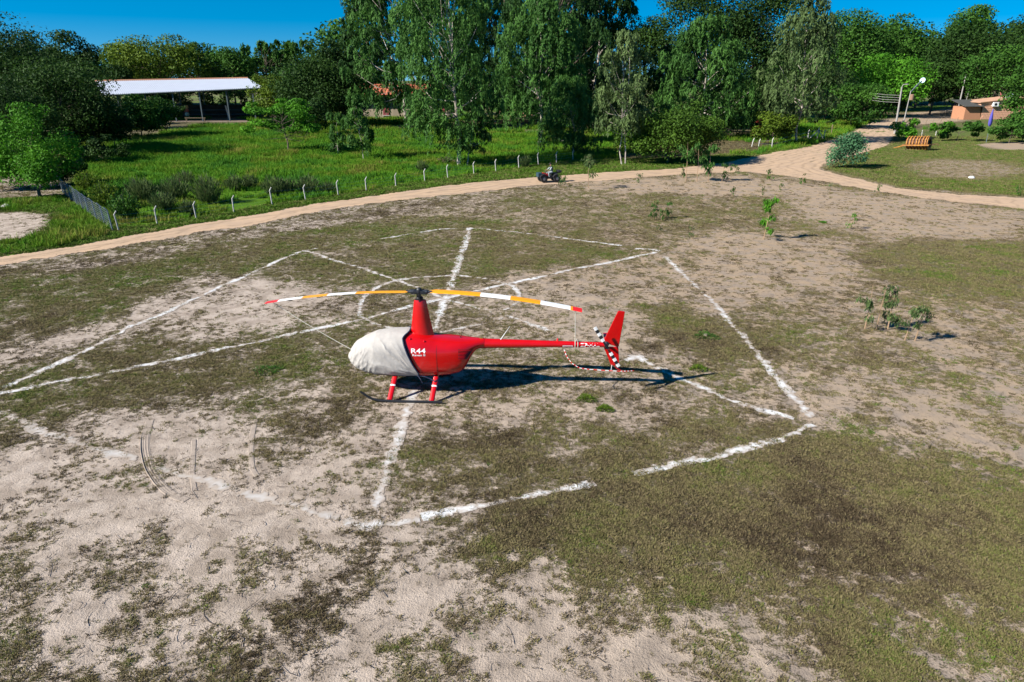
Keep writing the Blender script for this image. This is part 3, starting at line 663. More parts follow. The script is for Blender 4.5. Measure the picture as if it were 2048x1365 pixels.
# ---- left side
broad(10, 22, 305, 270, 80, 'tallest dark broad tree at the left picture edge, behind the light green bush', 'dark')
broad(150, 60, 235, 112, 94, 'airy dark tree with sky showing through, just left of the white shed roof', 'dark', ncl=20, lobes=.19, f=.75)
broad(118, 112, 300, 235, 72, 'wide dark spreading tree hiding the left end of the white roofed shed', 'dark', flat=.45)
broad(58, 204, 400, 165, 51, 'light green feathery bush by the sandy patch at left', 'bright', name='feathery_bush', cat='bush', flat=.9, ncl=34, lobes=.17)
broad(-25, 205, 400, 110, 54, 'dim green bush cut by the left picture edge, behind the light feathery bush', 'mid', name='leafy_bush', cat='bush')
broad(278, 188, 300, 120, 84, 'small big-leaved tree standing in front of the shed left posts', 'mid', leafs=1.2)
broad(225, 215, 320, 90, 76, 'low dark tree between the wide spreading tree and the shed', 'dark')
broad(312, 68, 175, 190, 138, 'rounded yellowish green tree rising behind the white shed roof', 'yell')
broad(392, 84, 175, 90, 150, 'round dark green tree behind the middle of the shed roof', 'mid')
broad(462, 92, 178, 105, 148, 'mid green tree behind the right half of the shed roof', 'mid')
euc(532, 80, 190, 105, 160, 'slim pale topped tree first in the row right of the shed roof', 'mid', bark=MBARK)
euc(604, 82, 190, 80, 162, 'slim feathery tree second in the row right of the shed roof', 'mid', bark=MBARK)
broad(672, 78, 190, 110, 152, 'dark tree closing the gap beside the tall eucalyptus at left', 'dark')
broad(235, 128, 200, 80, 132, 'small tree against the sky between the airy tree and the yellowish tree', 'dark')
broad(548, 150, 245, 100, 106, 'olive tree covering the right end of the white shed roof', 'yell')
broad(645, 108, 262, 180, 98, 'dense dark rounded tree left of the red tiled house roof', 'dark')
broad(610, 195, 288, 110, 86, 'dark undergrowth bush behind the flat topped small tree', 'dark', name='leafy_bush', cat='bush')
broad(562, 196, 278, 150, 73, 'small flat topped tree with leaning forked trunk on the meadow', 'bright', base_u=577, flat=.35, ncl=30, lobes=.17, name='acacia_tree', trunk_r=.14)
euc(715, 186, 292, 58, 69, 'young weeping eucalyptus with thin stem on the meadow, left of the house window', 'euc', base_u=727, droop=1.2, trunk_r=.06)
euc(674, 226, 304, 36, 72, 'smallest drooping sapling tree beside the young weeping eucalyptus', 'euc', base_u=676, trunk_r=.05)
broad(75, 60, 260, 140, 100, 'dark tree filling the gap behind the wide spreading tree at left', 'dark')
broad(30, 150, 345, 180, 66, 'shady tree between the left edge and the wide spreading tree', 'dark')
broad(185, 185, 330, 110, 74, 'shady low crown under the right side of the wide spreading tree', 'dark')
broad(700, 150, 262, 110, 104, 'dark crown left of the tiled roof, behind the young weeping eucalyptus', 'dark')
broad(590, 130, 240, 130, 115, 'dark crown behind the flat topped small tree', 'mid')
# ---- tall eucalypts
euc(790, -140, 225, 215, 96, 'tall eucalyptus with pale leaning trunk in front of the red tiled house', 'euc', base_u=818, trunk_r=.34)
euc(865, -110, 232, 165, 97, 'tall eucalyptus with thinner pale trunk right of the tiled house', 'euc', base_u=856, trunk_r=.25)
euc(900, -140, 300, 215, 65.3, 'nearest tall eucalyptus with white trunk rising from the meadow', 'euc', base_u=917, trunk_r=.24, f=1.1)
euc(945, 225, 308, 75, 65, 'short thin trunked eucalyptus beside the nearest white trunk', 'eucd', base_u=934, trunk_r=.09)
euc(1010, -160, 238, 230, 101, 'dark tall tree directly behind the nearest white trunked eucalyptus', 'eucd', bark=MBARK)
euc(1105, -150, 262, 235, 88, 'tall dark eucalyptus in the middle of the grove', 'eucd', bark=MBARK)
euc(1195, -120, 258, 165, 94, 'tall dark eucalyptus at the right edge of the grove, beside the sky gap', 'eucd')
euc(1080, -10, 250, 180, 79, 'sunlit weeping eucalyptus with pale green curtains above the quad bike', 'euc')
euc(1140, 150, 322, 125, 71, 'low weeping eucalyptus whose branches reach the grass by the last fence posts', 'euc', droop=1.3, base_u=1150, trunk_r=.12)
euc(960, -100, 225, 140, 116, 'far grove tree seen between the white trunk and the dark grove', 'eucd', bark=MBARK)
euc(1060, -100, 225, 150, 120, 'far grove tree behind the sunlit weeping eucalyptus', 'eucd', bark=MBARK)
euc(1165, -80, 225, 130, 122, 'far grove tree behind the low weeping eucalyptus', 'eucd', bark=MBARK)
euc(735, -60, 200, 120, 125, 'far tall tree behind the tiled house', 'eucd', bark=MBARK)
euc(1250, 60, 266, 115, 66, 'slender eucalyptus with two thin bare pale stems by the road', 'grey', base_u=1247, trunks=2, trunk_r=.09, f=.8)
broad(1340, 198, 332, 215, 67, 'big dense rounded dark green bush beside the road', 'bush', name='dense_bush', cat='bush', flat=.9, ncl=75, lobes=.17, f=1.5)
euc(1412, 30, 275, 200, 84, 'sunlit weeping eucalyptus behind the big rounded bush', 'euc')
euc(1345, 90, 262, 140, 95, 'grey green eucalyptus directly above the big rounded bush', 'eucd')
broad(1290, 30, 240, 120, 126, 'dark tree under the small sky gap right of the grove', 'dark')
broad(1395, -60, 240, 200, 122, 'huge dark backdrop tree behind the sunlit weeping eucalyptus', 'dark')
broad(1510, -70, 250, 190, 116, 'huge dark backdrop tree left of the pale trunked sparse eucalyptus', 'dark')
euc(1608, -15, 245, 150, 80, 'sparse olive eucalyptus with pale trunk painted dark at its foot', 'grey', base_u=1592, f=.75, trunk_r=.2)
broad(1525, 130, 295, 115, 90, 'dim tree behind the tilted fence posts near the road bend', 'dark')
broad(1548, 222, 298, 85, 79, 'olive shrub at the foot of the sparse eucalyptus', 'yell', name='leafy_bush', cat='bush')
broad(1655, 130, 262, 120, 108, 'shadowy tree right of the sparse eucalyptus', 'dark')
# ---- right side
broad(1700, 18, 200, 180, 150, 'broad dark tree crown on the skyline right of the sparse eucalyptus', 'mid')
broad(1800, 26, 200, 140, 160, 'dark crowned tree left of the right hand sky gap', 'mid')
broad(1775, 105, 232, 160, 124, 'bright green tree behind the utility pole by the road', 'bright')
broad(1705, 165, 288, 130, 97, 'dark leafy tree shading the road entrance', 'mid')
broad(1848, 62, 180, 60, 172, 'small distant tree in the right hand sky gap', 'mid')
broad(1930, 42, 218, 190, 138, 'large dark tree above the leaning utility poles', 'dark')
broad(1938, 8, 120, 100, 168, 'windblown tree top sticking out of the right hand skyline', 'mid', lean=.35)
broad(2045, 28, 200, 150, 152, 'dark skyline tree at the right picture edge', 'dark')
broad(2000, 88, 205, 150, 124, 'round dark tree behind the brick house', 'mid')
broad(1872, 115, 212, 115, 132, 'dark tree behind the round street lamp', 'dark')
broad(2062, 125, 245, 100, 106, 'leafy tree at the right edge beside the brick house', 'mid')
broad(1888, 186, 214, 60, 128, 'small bent tree by the far sandy track', 'dark', base_u=1893)
broad(2030, 218, 268, 62, 92, 'leafy shrub in front of the brick house', 'mid', name='leafy_shrub', cat='shrub')
broad(1918, 242, 284, 95, 82, 'low shrub left of the blue flag', 'mid', name='leafy_shrub', cat='shrub')
broad(1850, 238, 282, 115, 82, 'low green shrub right of the utility poles', 'bright', name='leafy_shrub', cat='shrub')
broad(2022, 246, 290, 95, 80, 'low green shrub behind the blue flag', 'mid', name='leafy_shrub', cat='shrub')
broad(2050, 228, 290, 80, 81, 'green shrub at the right picture edge above the clay bank', 'mid', name='leafy_shrub', cat='shrub')
broad(1692, 262, 342, 70, 64, 'rounded blue green weeping shrub on the lawn beside the road fork', 'blue', name='weeping_shrub', cat='shrub', flat=1.1, ncl=40, lobes=.2, f=2.2, leafs=.8)
# ---- understory and far rows
for i, (u, vt, vb, wd, yd, lab) in enumerate([
  (880, 195, 235, 90, 118, 'dark understory bush right of the tiled house'), (1180, 205, 262, 110, 100, 'dark understory bush behind the low weeping eucalyptus'),
  (1450, 215, 300, 110, 90, 'dark understory bush right of the big rounded bush'), (1620, 235, 285, 90, 100, 'dark understory bush behind the braced fence post'),
  (330, 195, 262, 70, 92, 'dark understory bush by the middle posts of the shed'), (190, 270, 345, 120, 66, 'dark low bush under the wide spreading tree'),
  (110, 310, 395, 110, 55, 'dark low bush right of the light feathery bush')]):
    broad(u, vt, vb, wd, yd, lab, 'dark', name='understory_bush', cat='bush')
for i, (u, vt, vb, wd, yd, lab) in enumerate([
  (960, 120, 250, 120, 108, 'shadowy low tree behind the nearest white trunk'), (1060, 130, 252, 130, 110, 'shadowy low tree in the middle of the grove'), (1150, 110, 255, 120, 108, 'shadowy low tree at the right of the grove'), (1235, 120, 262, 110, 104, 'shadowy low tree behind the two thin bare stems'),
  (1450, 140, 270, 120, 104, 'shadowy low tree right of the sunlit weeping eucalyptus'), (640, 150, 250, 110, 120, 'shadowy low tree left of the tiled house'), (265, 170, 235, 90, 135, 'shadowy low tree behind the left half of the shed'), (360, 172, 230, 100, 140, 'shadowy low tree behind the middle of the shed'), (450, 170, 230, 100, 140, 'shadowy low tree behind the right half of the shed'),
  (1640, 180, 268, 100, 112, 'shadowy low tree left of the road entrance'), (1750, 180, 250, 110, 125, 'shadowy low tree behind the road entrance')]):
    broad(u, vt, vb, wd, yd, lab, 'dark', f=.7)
protos = []
u = -60; i = 0
while u < 2110:
    left = u < 700
    vt = (92 if left else 40) + rs.uniform(-10, 22); yd = 178 + rs.uniform(0, 30)
    if 760 < u < 1560: u += 62; continue
    if len(protos) < 6:
        t = broad(u, vt, 205, 130, yd, 'distant dark tree in the row closing the horizon', 'mid' if i % 2 else 'dark', name='distant_tree', group='distant trees along the horizon', f=.9, seed=i); protos.append((t, t.location.copy()))
    else:
        p = protos[i % 6][0]; c = p.copy(); COL.objects.link(c); hh = at(u, vt, YM(yd)).z
        yd = YM(yd); c.location = (at(u, 120, yd).x, yd, 0)
        pz = max(v.co.z for v in p.children[0].data.vertices) if 'zt' not in p else p['zt']
        sc = hh / pz; c.scale = (sc * rs.uniform(.9, 1.2), sc, sc); c.rotation_euler = (0, 0, rs.uniform(0, 6.28))
        for ch in p.children:
            d = ch.copy(); COL.objects.link(d); d.parent = c
        NTRI[0] += 2 * len(p.children[0].data.polygons)
    u += 62 + rs.uniform(-12, 12); i += 1

# ------------------------------------------------------------------ shed
MROOF = mat('white_roof_sheet', (.44, .47, .53), .4, metal=.1, noise=.06, nscale=.6)
MSTEEL = mat('shade_darkened_steel', (.05, .075, .085), .6)  # dark teal steel with the roof and tree shade put into its colour
MWOOD = mat('old_wood', (.22, .16, .10), .85, noise=.4, nscale=6)
MCONC = mat('weathered_concrete', (.55, .54, .50), .85, noise=.25, nscale=5)
MBRICK = mat('fired_brick', (.42, .20, .11), .9, noise=.3, nscale=9)
MPLAST = mat('pink_plaster', (.62, .36, .24), .9, noise=.15, nscale=1.2)
sh0 = g(447, 244); sy = sh0.y
eL, eR = at(205, 190, sy - 1.2), at(528, 175.5, sy + 2.0)
shed = thing('open_shed', 'long open sided shed with a white sheet metal roof behind the meadow', 'shed', (sh0.x, sy, 0))
def sl(p): return Vector(p) - Vector((sh0.x, sy, 0))
yr = sy + 9.5
rL, rR = at(190, 163, yr), at(496, 157, yr + 2.5)
A, B_, C_, D_ = sl(eL), sl(eR), sl(rR), sl(rL)
# corrugated near slope built as single sheets
ns = 26
for i in range(ns):
    b = MB(); V = []
    for k in range(7):
        t = (i + k / 6) / ns; dz = .06 * (1 - abs((k % 2) * 2 - 1)) if 0 else (.05 if k % 2 else 0)
        V += [A.lerp(B_, t) + Vector((0, 0, dz)), D_.lerp(C_, t) + Vector((0, 0, dz))]
    b.add(V, [(2 * k, 2 * k + 2, 2 * k + 3, 2 * k + 1) for k in range(6)], MROOF); b.build('roof_sheet', shed)
E_ = D_ + Vector((0, 9.5, -(D_.z - A.z))); F_ = C_ + Vector((0, 9.5, -(C_.z - B_.z)))
b = MB(); b.add([D_, C_, F_, E_], [(0, 1, 2, 3)], MROOF); b.build('far_roof_slope', shed)
b = MB(); b.tube([D_ + Vector((0, 0, .1)), C_ + Vector((0, 0, .1))], .16, MAT_RIDGE if 'MAT_RIDGE' in globals() else MBRICK, n=6); b.build('ridge_cap', shed)
b = MB(); b.tube([A - Vector((0, 0, .12)), B_ - Vector((0, 0, .12))], .13, MSTEEL, n=4); b.build('eave_beam', shed)
for t in (.08, .25, .42, .585, .755, .92):
    p = A.lerp(B_, t); b = MB(); b.box((p.x, p.y + .5, p.z / 2 - .1), (.24, .24, p.z - .2), MSTEEL); b.build('post', shed)
    q = E_.lerp(F_, t); b = MB(); b.box((q.x, q.y - .5, q.z / 2 - .1), (.24, .24, q.z - .2), MSTEEL); b.build('post', shed)
    r = D_.lerp(C_, t); b = MB(); b.tube([p + Vector((0, .5, -.25)), r - Vector((0, 0, .35)), q + Vector((0, -.5, -.25))], .09, MSTEEL, n=4); b.build('rafter', shed)
for hz in (2.1, 1.1):
    b = MB(); b.tube([Vector((A.x + 3, A.y + 9, hz)), Vector((B_.x - 1, B_.y + 9, hz))], .13, MSTEEL, n=4); b.build('rail', shed)
b = MB(); b.box(((A.x + B_.x) / 2, A.y + 17.5, 1.5), (B_.x - A.x - 3, .3, 3.0), mat('shade_board', (.05, .04, .03), .9, noise=.4, nscale=2)); b.build('shade_backing', shed)  # added dark sheet standing in for the shade under the roof
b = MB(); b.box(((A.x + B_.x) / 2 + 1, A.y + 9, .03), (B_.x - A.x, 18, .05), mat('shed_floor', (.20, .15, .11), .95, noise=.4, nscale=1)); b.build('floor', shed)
# loose things under the shed roof
def bench(u, v, yd, L_, label):
    p = at(u, v, yd); t = thing('wooden_bench', label, 'bench', (p.x, yd, 0))
    b = MB(); b.box((0, 0, .85), (L_, .5, .08), MWOOD); b.build('seat', t)
    for s in (-1, 1):
        for q in (-1, 1): b = MB(); b.box((s * L_ * .44, q * .18, .4), (.09, .09, .8), MWOOD); b.build('leg', t)
bench(392, 246, sy - .6, 4.6, 'low wooden feeding trough bench at the front of the shed')
p = at(372, 214, sy + 8); t = thing('orange_sack_stack', 'orange and white stack standing between posts in the shed', 'sacks', (p.x, sy + 8, 0))
for k, (c, w_) in enumerate((((.55, .28, .08), 1.0), ((.6, .52, .42), .8), ((.45, .12, .08), .9), ((.62, .40, .16), .8))):
    b = MB(); b.box((0, 0, .45 + k * .8), (w_, .7, .74), mat('sack_cloth', c, .9)); b.build('sack', t, bevel=.12)
p = at(455, 226, sy + 6); t = thing('white_leaning_board', 'pale board leaning by the right post of the shed', 'board', (p.x, sy + 6, 0))
b = MB(); b.box((0, 0, 1.6), (.32, .10, 3.3), MCONC, Matrix.Rotation(R(-9), 3, 'Y')); b.build('plank', t)
# ------------------------------------------------------------------ tiled house
hy0 = 172; hb = at(742, 222, hy0)
house = thing('tiled_house', 'long low house with a red clay tile roof behind the eucalyptus trunks', 'house', (hb.x, hy0, 0))
MTILE = mat('red_clay_tile', (.50, .13, .065), .85, noise=.45, nscale=1.5)
MWALLH = mat('old_cream_wall', (.38, .31, .22), .9, noise=.3, nscale=.6)
hl = at(672, 185, hy0).x - hb.x; hr = at(905, 185, hy0).x - hb.x; ez = at(742, 191, hy0 - 1).z; rz = at(742, 171, hy0 + 4).z
b = MB(); b.box(((hl + hr) / 2, 4, ez / 2), (hr - hl - 1.4, 6.4, ez), MWALLH); b.build('wall', house)
rows = 9; ncol = int((hr - hl) / .8)
for i in range(rows):
    for s in (-1,):
        z0 = ez + (rz - ez) * i / rows; z1 = ez + (rz - ez) * (i + 1) / rows + .07; y0 = -1 + 5 * i / rows; y1 = -1 + 5 * (i + 1) / rows + .06
        b = MB(); V = []
        for k in range(ncol * 4 + 1):
            xx = hl + (hr - hl) * k / (ncol * 4); dz = .10 * abs(math.sin(k * math.pi / 4)) + rs.uniform(-.015, .015)
            V += [(xx, y0, z0 + dz + .06), (xx, y1, z1 + dz)]
        b.add(V, [(2 * k, 2 * k + 2, 2 * k + 3, 2 * k + 1) for k in range(ncol * 4)], MTILE); o = b.build('tile_row', house); o['kind'] = 'stuff'
b = MB(); b.add([(hl, 4, rz + .08), (hr, 4, rz + .08), (hr, 9, ez), (hl, 9, ez)], [(0, 1, 2, 3)], MTILE); b.build('rear_roof_slope', house)
b = MB(); b.tube([(hl, 4, rz + .12), (hr, 4, rz + .12)], .16, MTILE, n=6); b.build('ridge_cap', house)
wx = at(770, 200, hy0).x - hb.x
for k, xx in enumerate((wx - 6.5, wx, wx + 6.5, wx + 13)):
    b = MB(); b.box((xx, .76, 1.9), (1.5, .10, 1.9), mat('dull_red_shutter', (.25, .05, .06), .6)); wdw = b.build('window', house)
    b = MB(); b.box((xx, .74, .9), (1.75, .2, .12), MCONC); b.build('sill', wdw)
    b = MB(); b.box((xx, .70, 1.9), (.10, .04, 1.9), MWALLH); b.build('mullion', wdw)
# second building seen through the grove
ay = 185; ab = at(1032, 225, ay)
an = thing('pink_outbuilding', 'pink plastered outbuilding glimpsed through the dark grove trunks', 'building', (ab.x, ay, 0))
w2 = at(1055, 190, ay).x - at(1012, 190, ay).x; z2 = at(1032, 190, ay).z; z3 = at(1032, 174, ay).z
b = MB(); b.box((0, 3, z2 / 2), (w2 + 3, 6, z2), MPLAST); b.build('wall', an)
b = MB(); b.add([(-w2 / 2 - 2, -.8, z2), (w2 / 2 + 2, -.8, z2), (w2 / 2 + 2, 6.8, z3 + .6), (-w2 / 2 - 2, 6.8, z3 + .6), (-w2 / 2 - 2, -.8, z2 + .15), (w2 / 2 + 2, -.8, z2 + .15), (w2 / 2 + 2, 6.8, z3 + .75), (-w2 / 2 - 2, 6.8, z3 + .75)], [(0, 1, 2, 3), (4, 5, 6, 7), (0, 1, 5, 4), (1, 2, 6, 5), (2, 3, 7, 6), (3, 0, 4, 7)], mat('orange_roof', (.60, .26, .15), .8)); b.build('roof', an)
b = MB(); b.box((.5, -.03, 1.1), (1.1, .1, 2.2), MWOOD); b.build('door', an)
# ------------------------------------------------------------------ brick house on the right
by = 172; b0 = at(1962, 232, by)
bh = thing('brick_house', 'small brick house with air conditioner and roof tank at the right edge', 'house', (b0.x, by, 0))
def bl(u, v, dy=0): q = at(u, v, by + dy); return Vector((q.x - b0.x, dy, q.z))
a0, a1 = bl(1962, 232), bl(2050, 232); t0, t1 = bl(1962, 206), bl(2050, 195)
b = MB(); V = [(a0.x, 0, 0), (a1.x, 0, 0), (t1.x, 0, t1.z), (t0.x, 0, t0.z)]; V += [(x, 7, z) for x, y, z in V]
b.add(V, [(0, 1, 2, 3), (4, 5, 6, 7), (0, 1, 5, 4), (1, 2, 6, 5), (2, 3, 7, 6), (3, 0, 4, 7)], MPLAST); wl = b.build('wall', bh)
# brick courses proud of the wall
MBR2 = mat('pink_brick_face', (.60, .33, .22), .9, noise=.2, nscale=3)
me = None; nrow = 7
for i in range(nrow):
    ztop = t0.z
    for k in range(14):
        x0 = a0.x + (a1.x - a0.x) * (k + (.5 if i % 2 else 0)) / 14.6; zc_ = .35 + i * (ztop - .5) / nrow
        if me is None:
            b = MB(); b.box((0, 0, 0), ((a1.x - a0.x) / 14.6 - .06, .06, (ztop - .5) / nrow - .06), MBR2); me = b.mesh('brick')
        o = link('brick', me, wl, (x0 + (a1.x - a0.x) / 29, -.025, zc_))
b = MB(); d = (t1 - t0); V = [t0 + Vector((-.4, -.5, .02)), t1 + Vector((.4, -.5, .02)), t1 + Vector((.4, 7.4, .02)), t0 + Vector((-.4, 7.4, .02))]; V += [v + Vector((0, 0, .14)) for v in V]
b.add(V, [(0, 1, 2, 3), (4, 5, 6, 7), (0, 1, 5, 4), (1, 2, 6, 5), (2, 3, 7, 6), (3, 0, 4, 7)], mat('brick_roof_slab', (.52, .30, .19), .9, noise=.3, nscale=1)); b.build('roof', bh)
l0, l1, lt = bl(1928, 232), bl(1962, 232), bl(1945, 214)
b = MB(); b.box(((l0.x + l1.x) / 2, 2.5, lt.z / 2), (l1.x - l0.x - .02, 5, lt.z), MBRICK); b.build('lean_to_wall', bh)
b = MB(); b.add([(l0.x - .6, -.8, lt.z + .03), (l1.x - .05, -.8, lt.z + .03), (l1.x - .05, 5.4, lt.z + 1.3), (l0.x - .6, 5.4, lt.z + 1.3), (l0.x - .6, -.8, lt.z + .15), (l1.x - .05, -.8, lt.z + .15), (l1.x - .05, 5.4, lt.z + 1.42), (l0.x - .6, 5.4, lt.z + 1.42)], [(0, 1, 2, 3), (4, 5, 6, 7), (0, 1, 5, 4), (1, 2, 6, 5), (2, 3, 7, 6), (3, 0, 4, 7)], mat('shadow_dark_roof', (.06, .06, .055), .7)); b.build('lean_to_roof', bh)  # lean-to roof coloured near black to carry the eave shadow
c = bl(1989, 209); b = MB(); b.box((c.x, -.35, c.z), (1.3, .6, .95), MWHT); acu = b.build('air_conditioner', bh, bevel=.04)
b = MB(); b.lathe([(.30, 0), (.30, .03), (0, .035)], (c.x - .1, -.66, c.z), (0, -1, 0), MBLK, 14); b.build('fan_grille', acu)
c = bl(2007, 193); t = thing('satellite_dish', 'reddish satellite dish tilted on the brick house roof', 'dish', (b0.x + c.x, by + 1, c.z - .7))
b = MB(); b.lathe([(0, 0), (.35, .03), (.62, .12), (.82, .25)], (0, 0, .8), (.6, -.45, .5), mat('faded_red_dish', (.48, .13, .12), .6), 18); b.build('reflector', t, smooth=True)
b = MB(); b.tube([(0, 0, -.6), (0, 0, .8)], .05, MSTEEL, n=6); b.build('mast', t); b = MB(); b.tube([(0, 0, .8), (.45, -.5, 1.25)], .025, MSTEEL, n=5); b.build('feed_arm', t)
c = bl(2031, 196); t = thing('water_tank', 'round pale grey water tank on the brick house roof at the right edge', 'tank', (b0.x + c.x, by + 2, c.z - .5))
b = MB(); b.lathe([(0, -.1), (.9, -.1), (1.0, 0), (1.0, .8), (.8, 1.15), (.3, 1.35), (0, 1.36)], (0, 0, 0), (0, 0, 1), mat('pale_tank_plastic', (.42, .52, .52), .5), 18); b.build('tank_body', t, smooth=True)
b = MB(); b.lathe([(.28, 1.3), (.28, 1.45), (0, 1.46)], (0, 0, 0), (0, 0, 1), MCONC, 12); b.build('lid', t)
# ------------------------------------------------------------------ fences
MPOST = mat('white_concrete_post', (.45, .44, .41), .85, noise=.2, nscale=5)
MGREYP = mat('blue_grey_post', (.12, .16, .19), .7, noise=.2, nscale=4)
MWIRE = mat('galvanised_wire', (.30, .31, .32), .5, metal=.6)
def bent_post(parent, p, h, m, name='post', lean=(0, 0), top=(.13, .08, .24), w_=.05):
    b = MB(); q = Vector(p); a = q + Vector((lean[0] * h, lean[1] * h, h)); b.tube([q - Vector((0, 0, .2)), q.lerp(a, .5), a, a + Vector(top)], [w_ * 1.05, w_, w_, w_ * .8], m, n=4)
    return b.build(name, parent), a
f0 = g(*FENCE[0])
fence = thing('wire_fence', 'long wire fence of white bent concrete posts along the meadow and dirt road', 'fence', (f0.x, f0.y, 0))
tops = []
rsf = np.random.default_rng(5)
for (u, v) in FENCE:
    p = g(u, v); p.z = gzf(p.x, p.y); ln = (rsf.normal(-.05, .03), rsf.normal(0, .03)); o, a = bent_post(fence, p - f0 * 1, rsf.uniform(1.0, 1.2), MPOST, lean=ln); tops.append(a)
for k, fr in enumerate((.95, .68, .42)):
    for i in range(len(tops) - 1):
        p, q = g(*FENCE[i]), g(*FENCE[i + 1]); p = p - f0; q = q - f0
        A = p.lerp(tops[i], fr); B = q.lerp(tops[i + 1], fr)
        b = MB(); b.tube([A, (A + B) / 2 - Vector((0, 0, .05)), B], 0.005, MWIRE, n=3); b.build('wire', fence)
# mesh fence going back on the left
MF = [(238, 462), (222, 451), (205, 440), (190, 430), (177, 420), (165, 411), (153, 402), (143, 394), (136, 387)]
m0 = g(*MF[0]); mf = thing('mesh_fence', 'bluish mesh fence leading back from the road corner into the left trees', 'fence', (m0.x - .4, m0.y, 0)); tops = []
for (u, v) in MF:
    p = g(u, v) - m0; o, a = bent_post(mf, p, 1.35, MGREYP, lean=(-.08, 0), top=(-.2, 0, .22)); tops.append((p, a))
for k in range(len(tops) - 1):
    b = MB(); (p, a), (q, c) = tops[k], tops[k + 1]
    for j in range(9): f = j / 8; b.tube([p.lerp(a, f), q.lerp(c, f)], .009, MGREYP, n=3, caps=False)
    n_ = max(4, int((q - p).length / .3))
    for j in range(n_): f = j / n_; b.tube([p.lerp(q, f), a.lerp(c, f)], .008, MGREYP, n=3, caps=False)
    o = b.build('mesh_panel', mf); o['kind'] = 'stuff'
# fence beside the road bend
RF = [(1503, 294, 279, .12), (1517, 293, 281, .06), (1543, 299, 278, 0), (1615, 281, 262, 0), (1634, 279, 256, .02), (1647, 278, 262, .03), (1662, 272, 250, 0)]
r0 = g(1543, 299); rf = thing('road_fence', 'short run of white bent fence posts with a braced post beside the road bend', 'fence', (r0.x, r0.y, 0)); tops = []
for (u, v, vt, ln) in RF:
    p = g(u, v); h_ = (v - vt) * mpp(p.y, 1) * .9; o, a = bent_post(rf, p - r0, h_, MPOST if u != 1662 else MWOOD, lean=(ln * 1.5, 0), top=(.12, 0, .25) if u < 1660 else (.0, 0, .2), w_=.07); tops.append((p - r0, a))
p, a = tops[4]
for dx in (-1.3, 1.1): b = MB(); b.tube([a.lerp(p, .15), p + Vector((dx, .1, 0))], .07, MPOST, n=4); b.build('brace', rf)
for fr in (.9, .5):
    for i in range(len(tops) - 1): b = MB(); b.tube([tops[i][0].lerp(tops[i][1], fr), tops[i + 1][0].lerp(tops[i + 1][1], fr)], .012, MWIRE, n=3); b.build('wire', rf)
# thin pole fence by the far sandy track
PF = [(1851, 249, 240), (1864, 249, 240), (1880, 248, 238), (1898, 245, 236), (1914, 243, 236)]
p0 = g(1880, 248); pf = thing('pole_fence', 'thin wooden pole fence along the far sandy track', 'fence', (p0.x, p0.y, 0)); tops = []
for (u, v, vt) in PF:
    p = g(u, v); h_ = (v - vt) * mpp(p.y, 1); o, a = bent_post(pf, p - p0, h_, MWOOD, lean=(.12, 0), top=(.02, 0, .1), w_=.06); tops.append((p - p0, a))
for i in range(len(tops) - 1): b = MB(); b.tube([tops[i][0].lerp(tops[i][1], .8), tops[i + 1][0].lerp(tops[i + 1][1], .8)], .015, MWIRE, n=3); b.build('wire', pf)
# white braced gate posts below the utility pole
GB = [(1822, 276, 261), (1832, 276, 262), (1843, 272, 262), (1871, 272, 264)]
p0 = g(1830, 276); gb = thing('gate_posts', 'white braced gate posts on the lawn edge by the utility poles', 'fence', (p0.x, p0.y, 0))
for k, (u, v, vt) in enumerate(GB): p = g(u, v); bent_post(gb, p - p0, (v - vt) * mpp(p.y, 1), MPOST, lean=(.25 if k == 0 else -.2 if k == 1 else 0, 0), top=(.03, 0, .1), w_=.07)
# ------------------------------------------------------------------ poles
MPOLE = mat('grey_utility_pole', (.30, .285, .265), .8, noise=.2, nscale=2)
MBLUEP = mat('blue_painted_base', (.03, .07, .28), .6)
def upole(u, v, ut, vt, label, r=.13, band=True, name='utility_pole', bend=0):
    p = g(u, v); tz = at(ut, vt, p.y); t = thing(name, label, 'pole', (p.x, p.y, 0)); d = Vector((tz.x - p.x, 0, tz.z))
    b = MB(); b.tube([(0, 0, -.3), d * .5, d], [r * 1.15, r, r * .75], MPOLE, n=8); b.build('shaft', t, smooth=True)
    if band:
        b = MB(); b.tube([d * .002, d * .06], [r * 1.25] * 2, MBLUEP, n=8); b.build('blue_band', t); b = MB(); b.tube([d * .062, d * .12], [r * 1.22] * 2, MPOST, n=8); b.build('white_band', t)
        b = MB(); b.tube([d * .122, d * .18], [r * 1.2] * 2, mat('red_band', (.4, .03, .03), .6), n=8); b.build('red_band', t)
    return t, d
t1, d1 = upole(1789, 268, 1804, 174, 'white utility pole with a hooked lamp arm beside the road entrance', .17, False)
b = MB(); b.tube([d1, d1 + Vector((.15, 0, .35)), d1 + Vector((.7, -.2, .45))], .07, MPOLE, n=6); b.box(d1 + Vector((.7, -.2, .42)), (.4, .22, .12), MPOST); b.build('lamp_arm', t1)
b = MB(); b.box(d1 * .76, (.10, .14, 1.8), MWOOD); b.build('insulator_rack', t1)
e = at(1740, 186, t1.location.y + 12)
for k in range(4):
    a = d1 * (.82 - .05 * k) + Vector((0, .1, 0)); q = Vector((e.x - t1.location.x, 12, e.z - .42 * k)); b = MB(); b.tube([a, (a + q) / 2 - Vector((0, 0, .12)), q], .018, MPOST, n=3); b.build('wire', t1)
t2, d2 = upole(1802, 268, 1822, 182, 'leaning dark utility pole carrying a round white street lamp and transformer', .10, False)
b = MB(); b.lathe([(.16, -.55), (.34, -.5), (.34, .35), (.2, .45)], d2 * .86 + Vector((.25, -.3, 0)), (0, 0, 1), mat('rusty_transformer', (.22, .13, .08), .7), 12); b.build('transformer', t2)
lp = at(1845, 161, t2.location.y); lv = Vector((lp.x - t2.location.x, 0, lp.z))
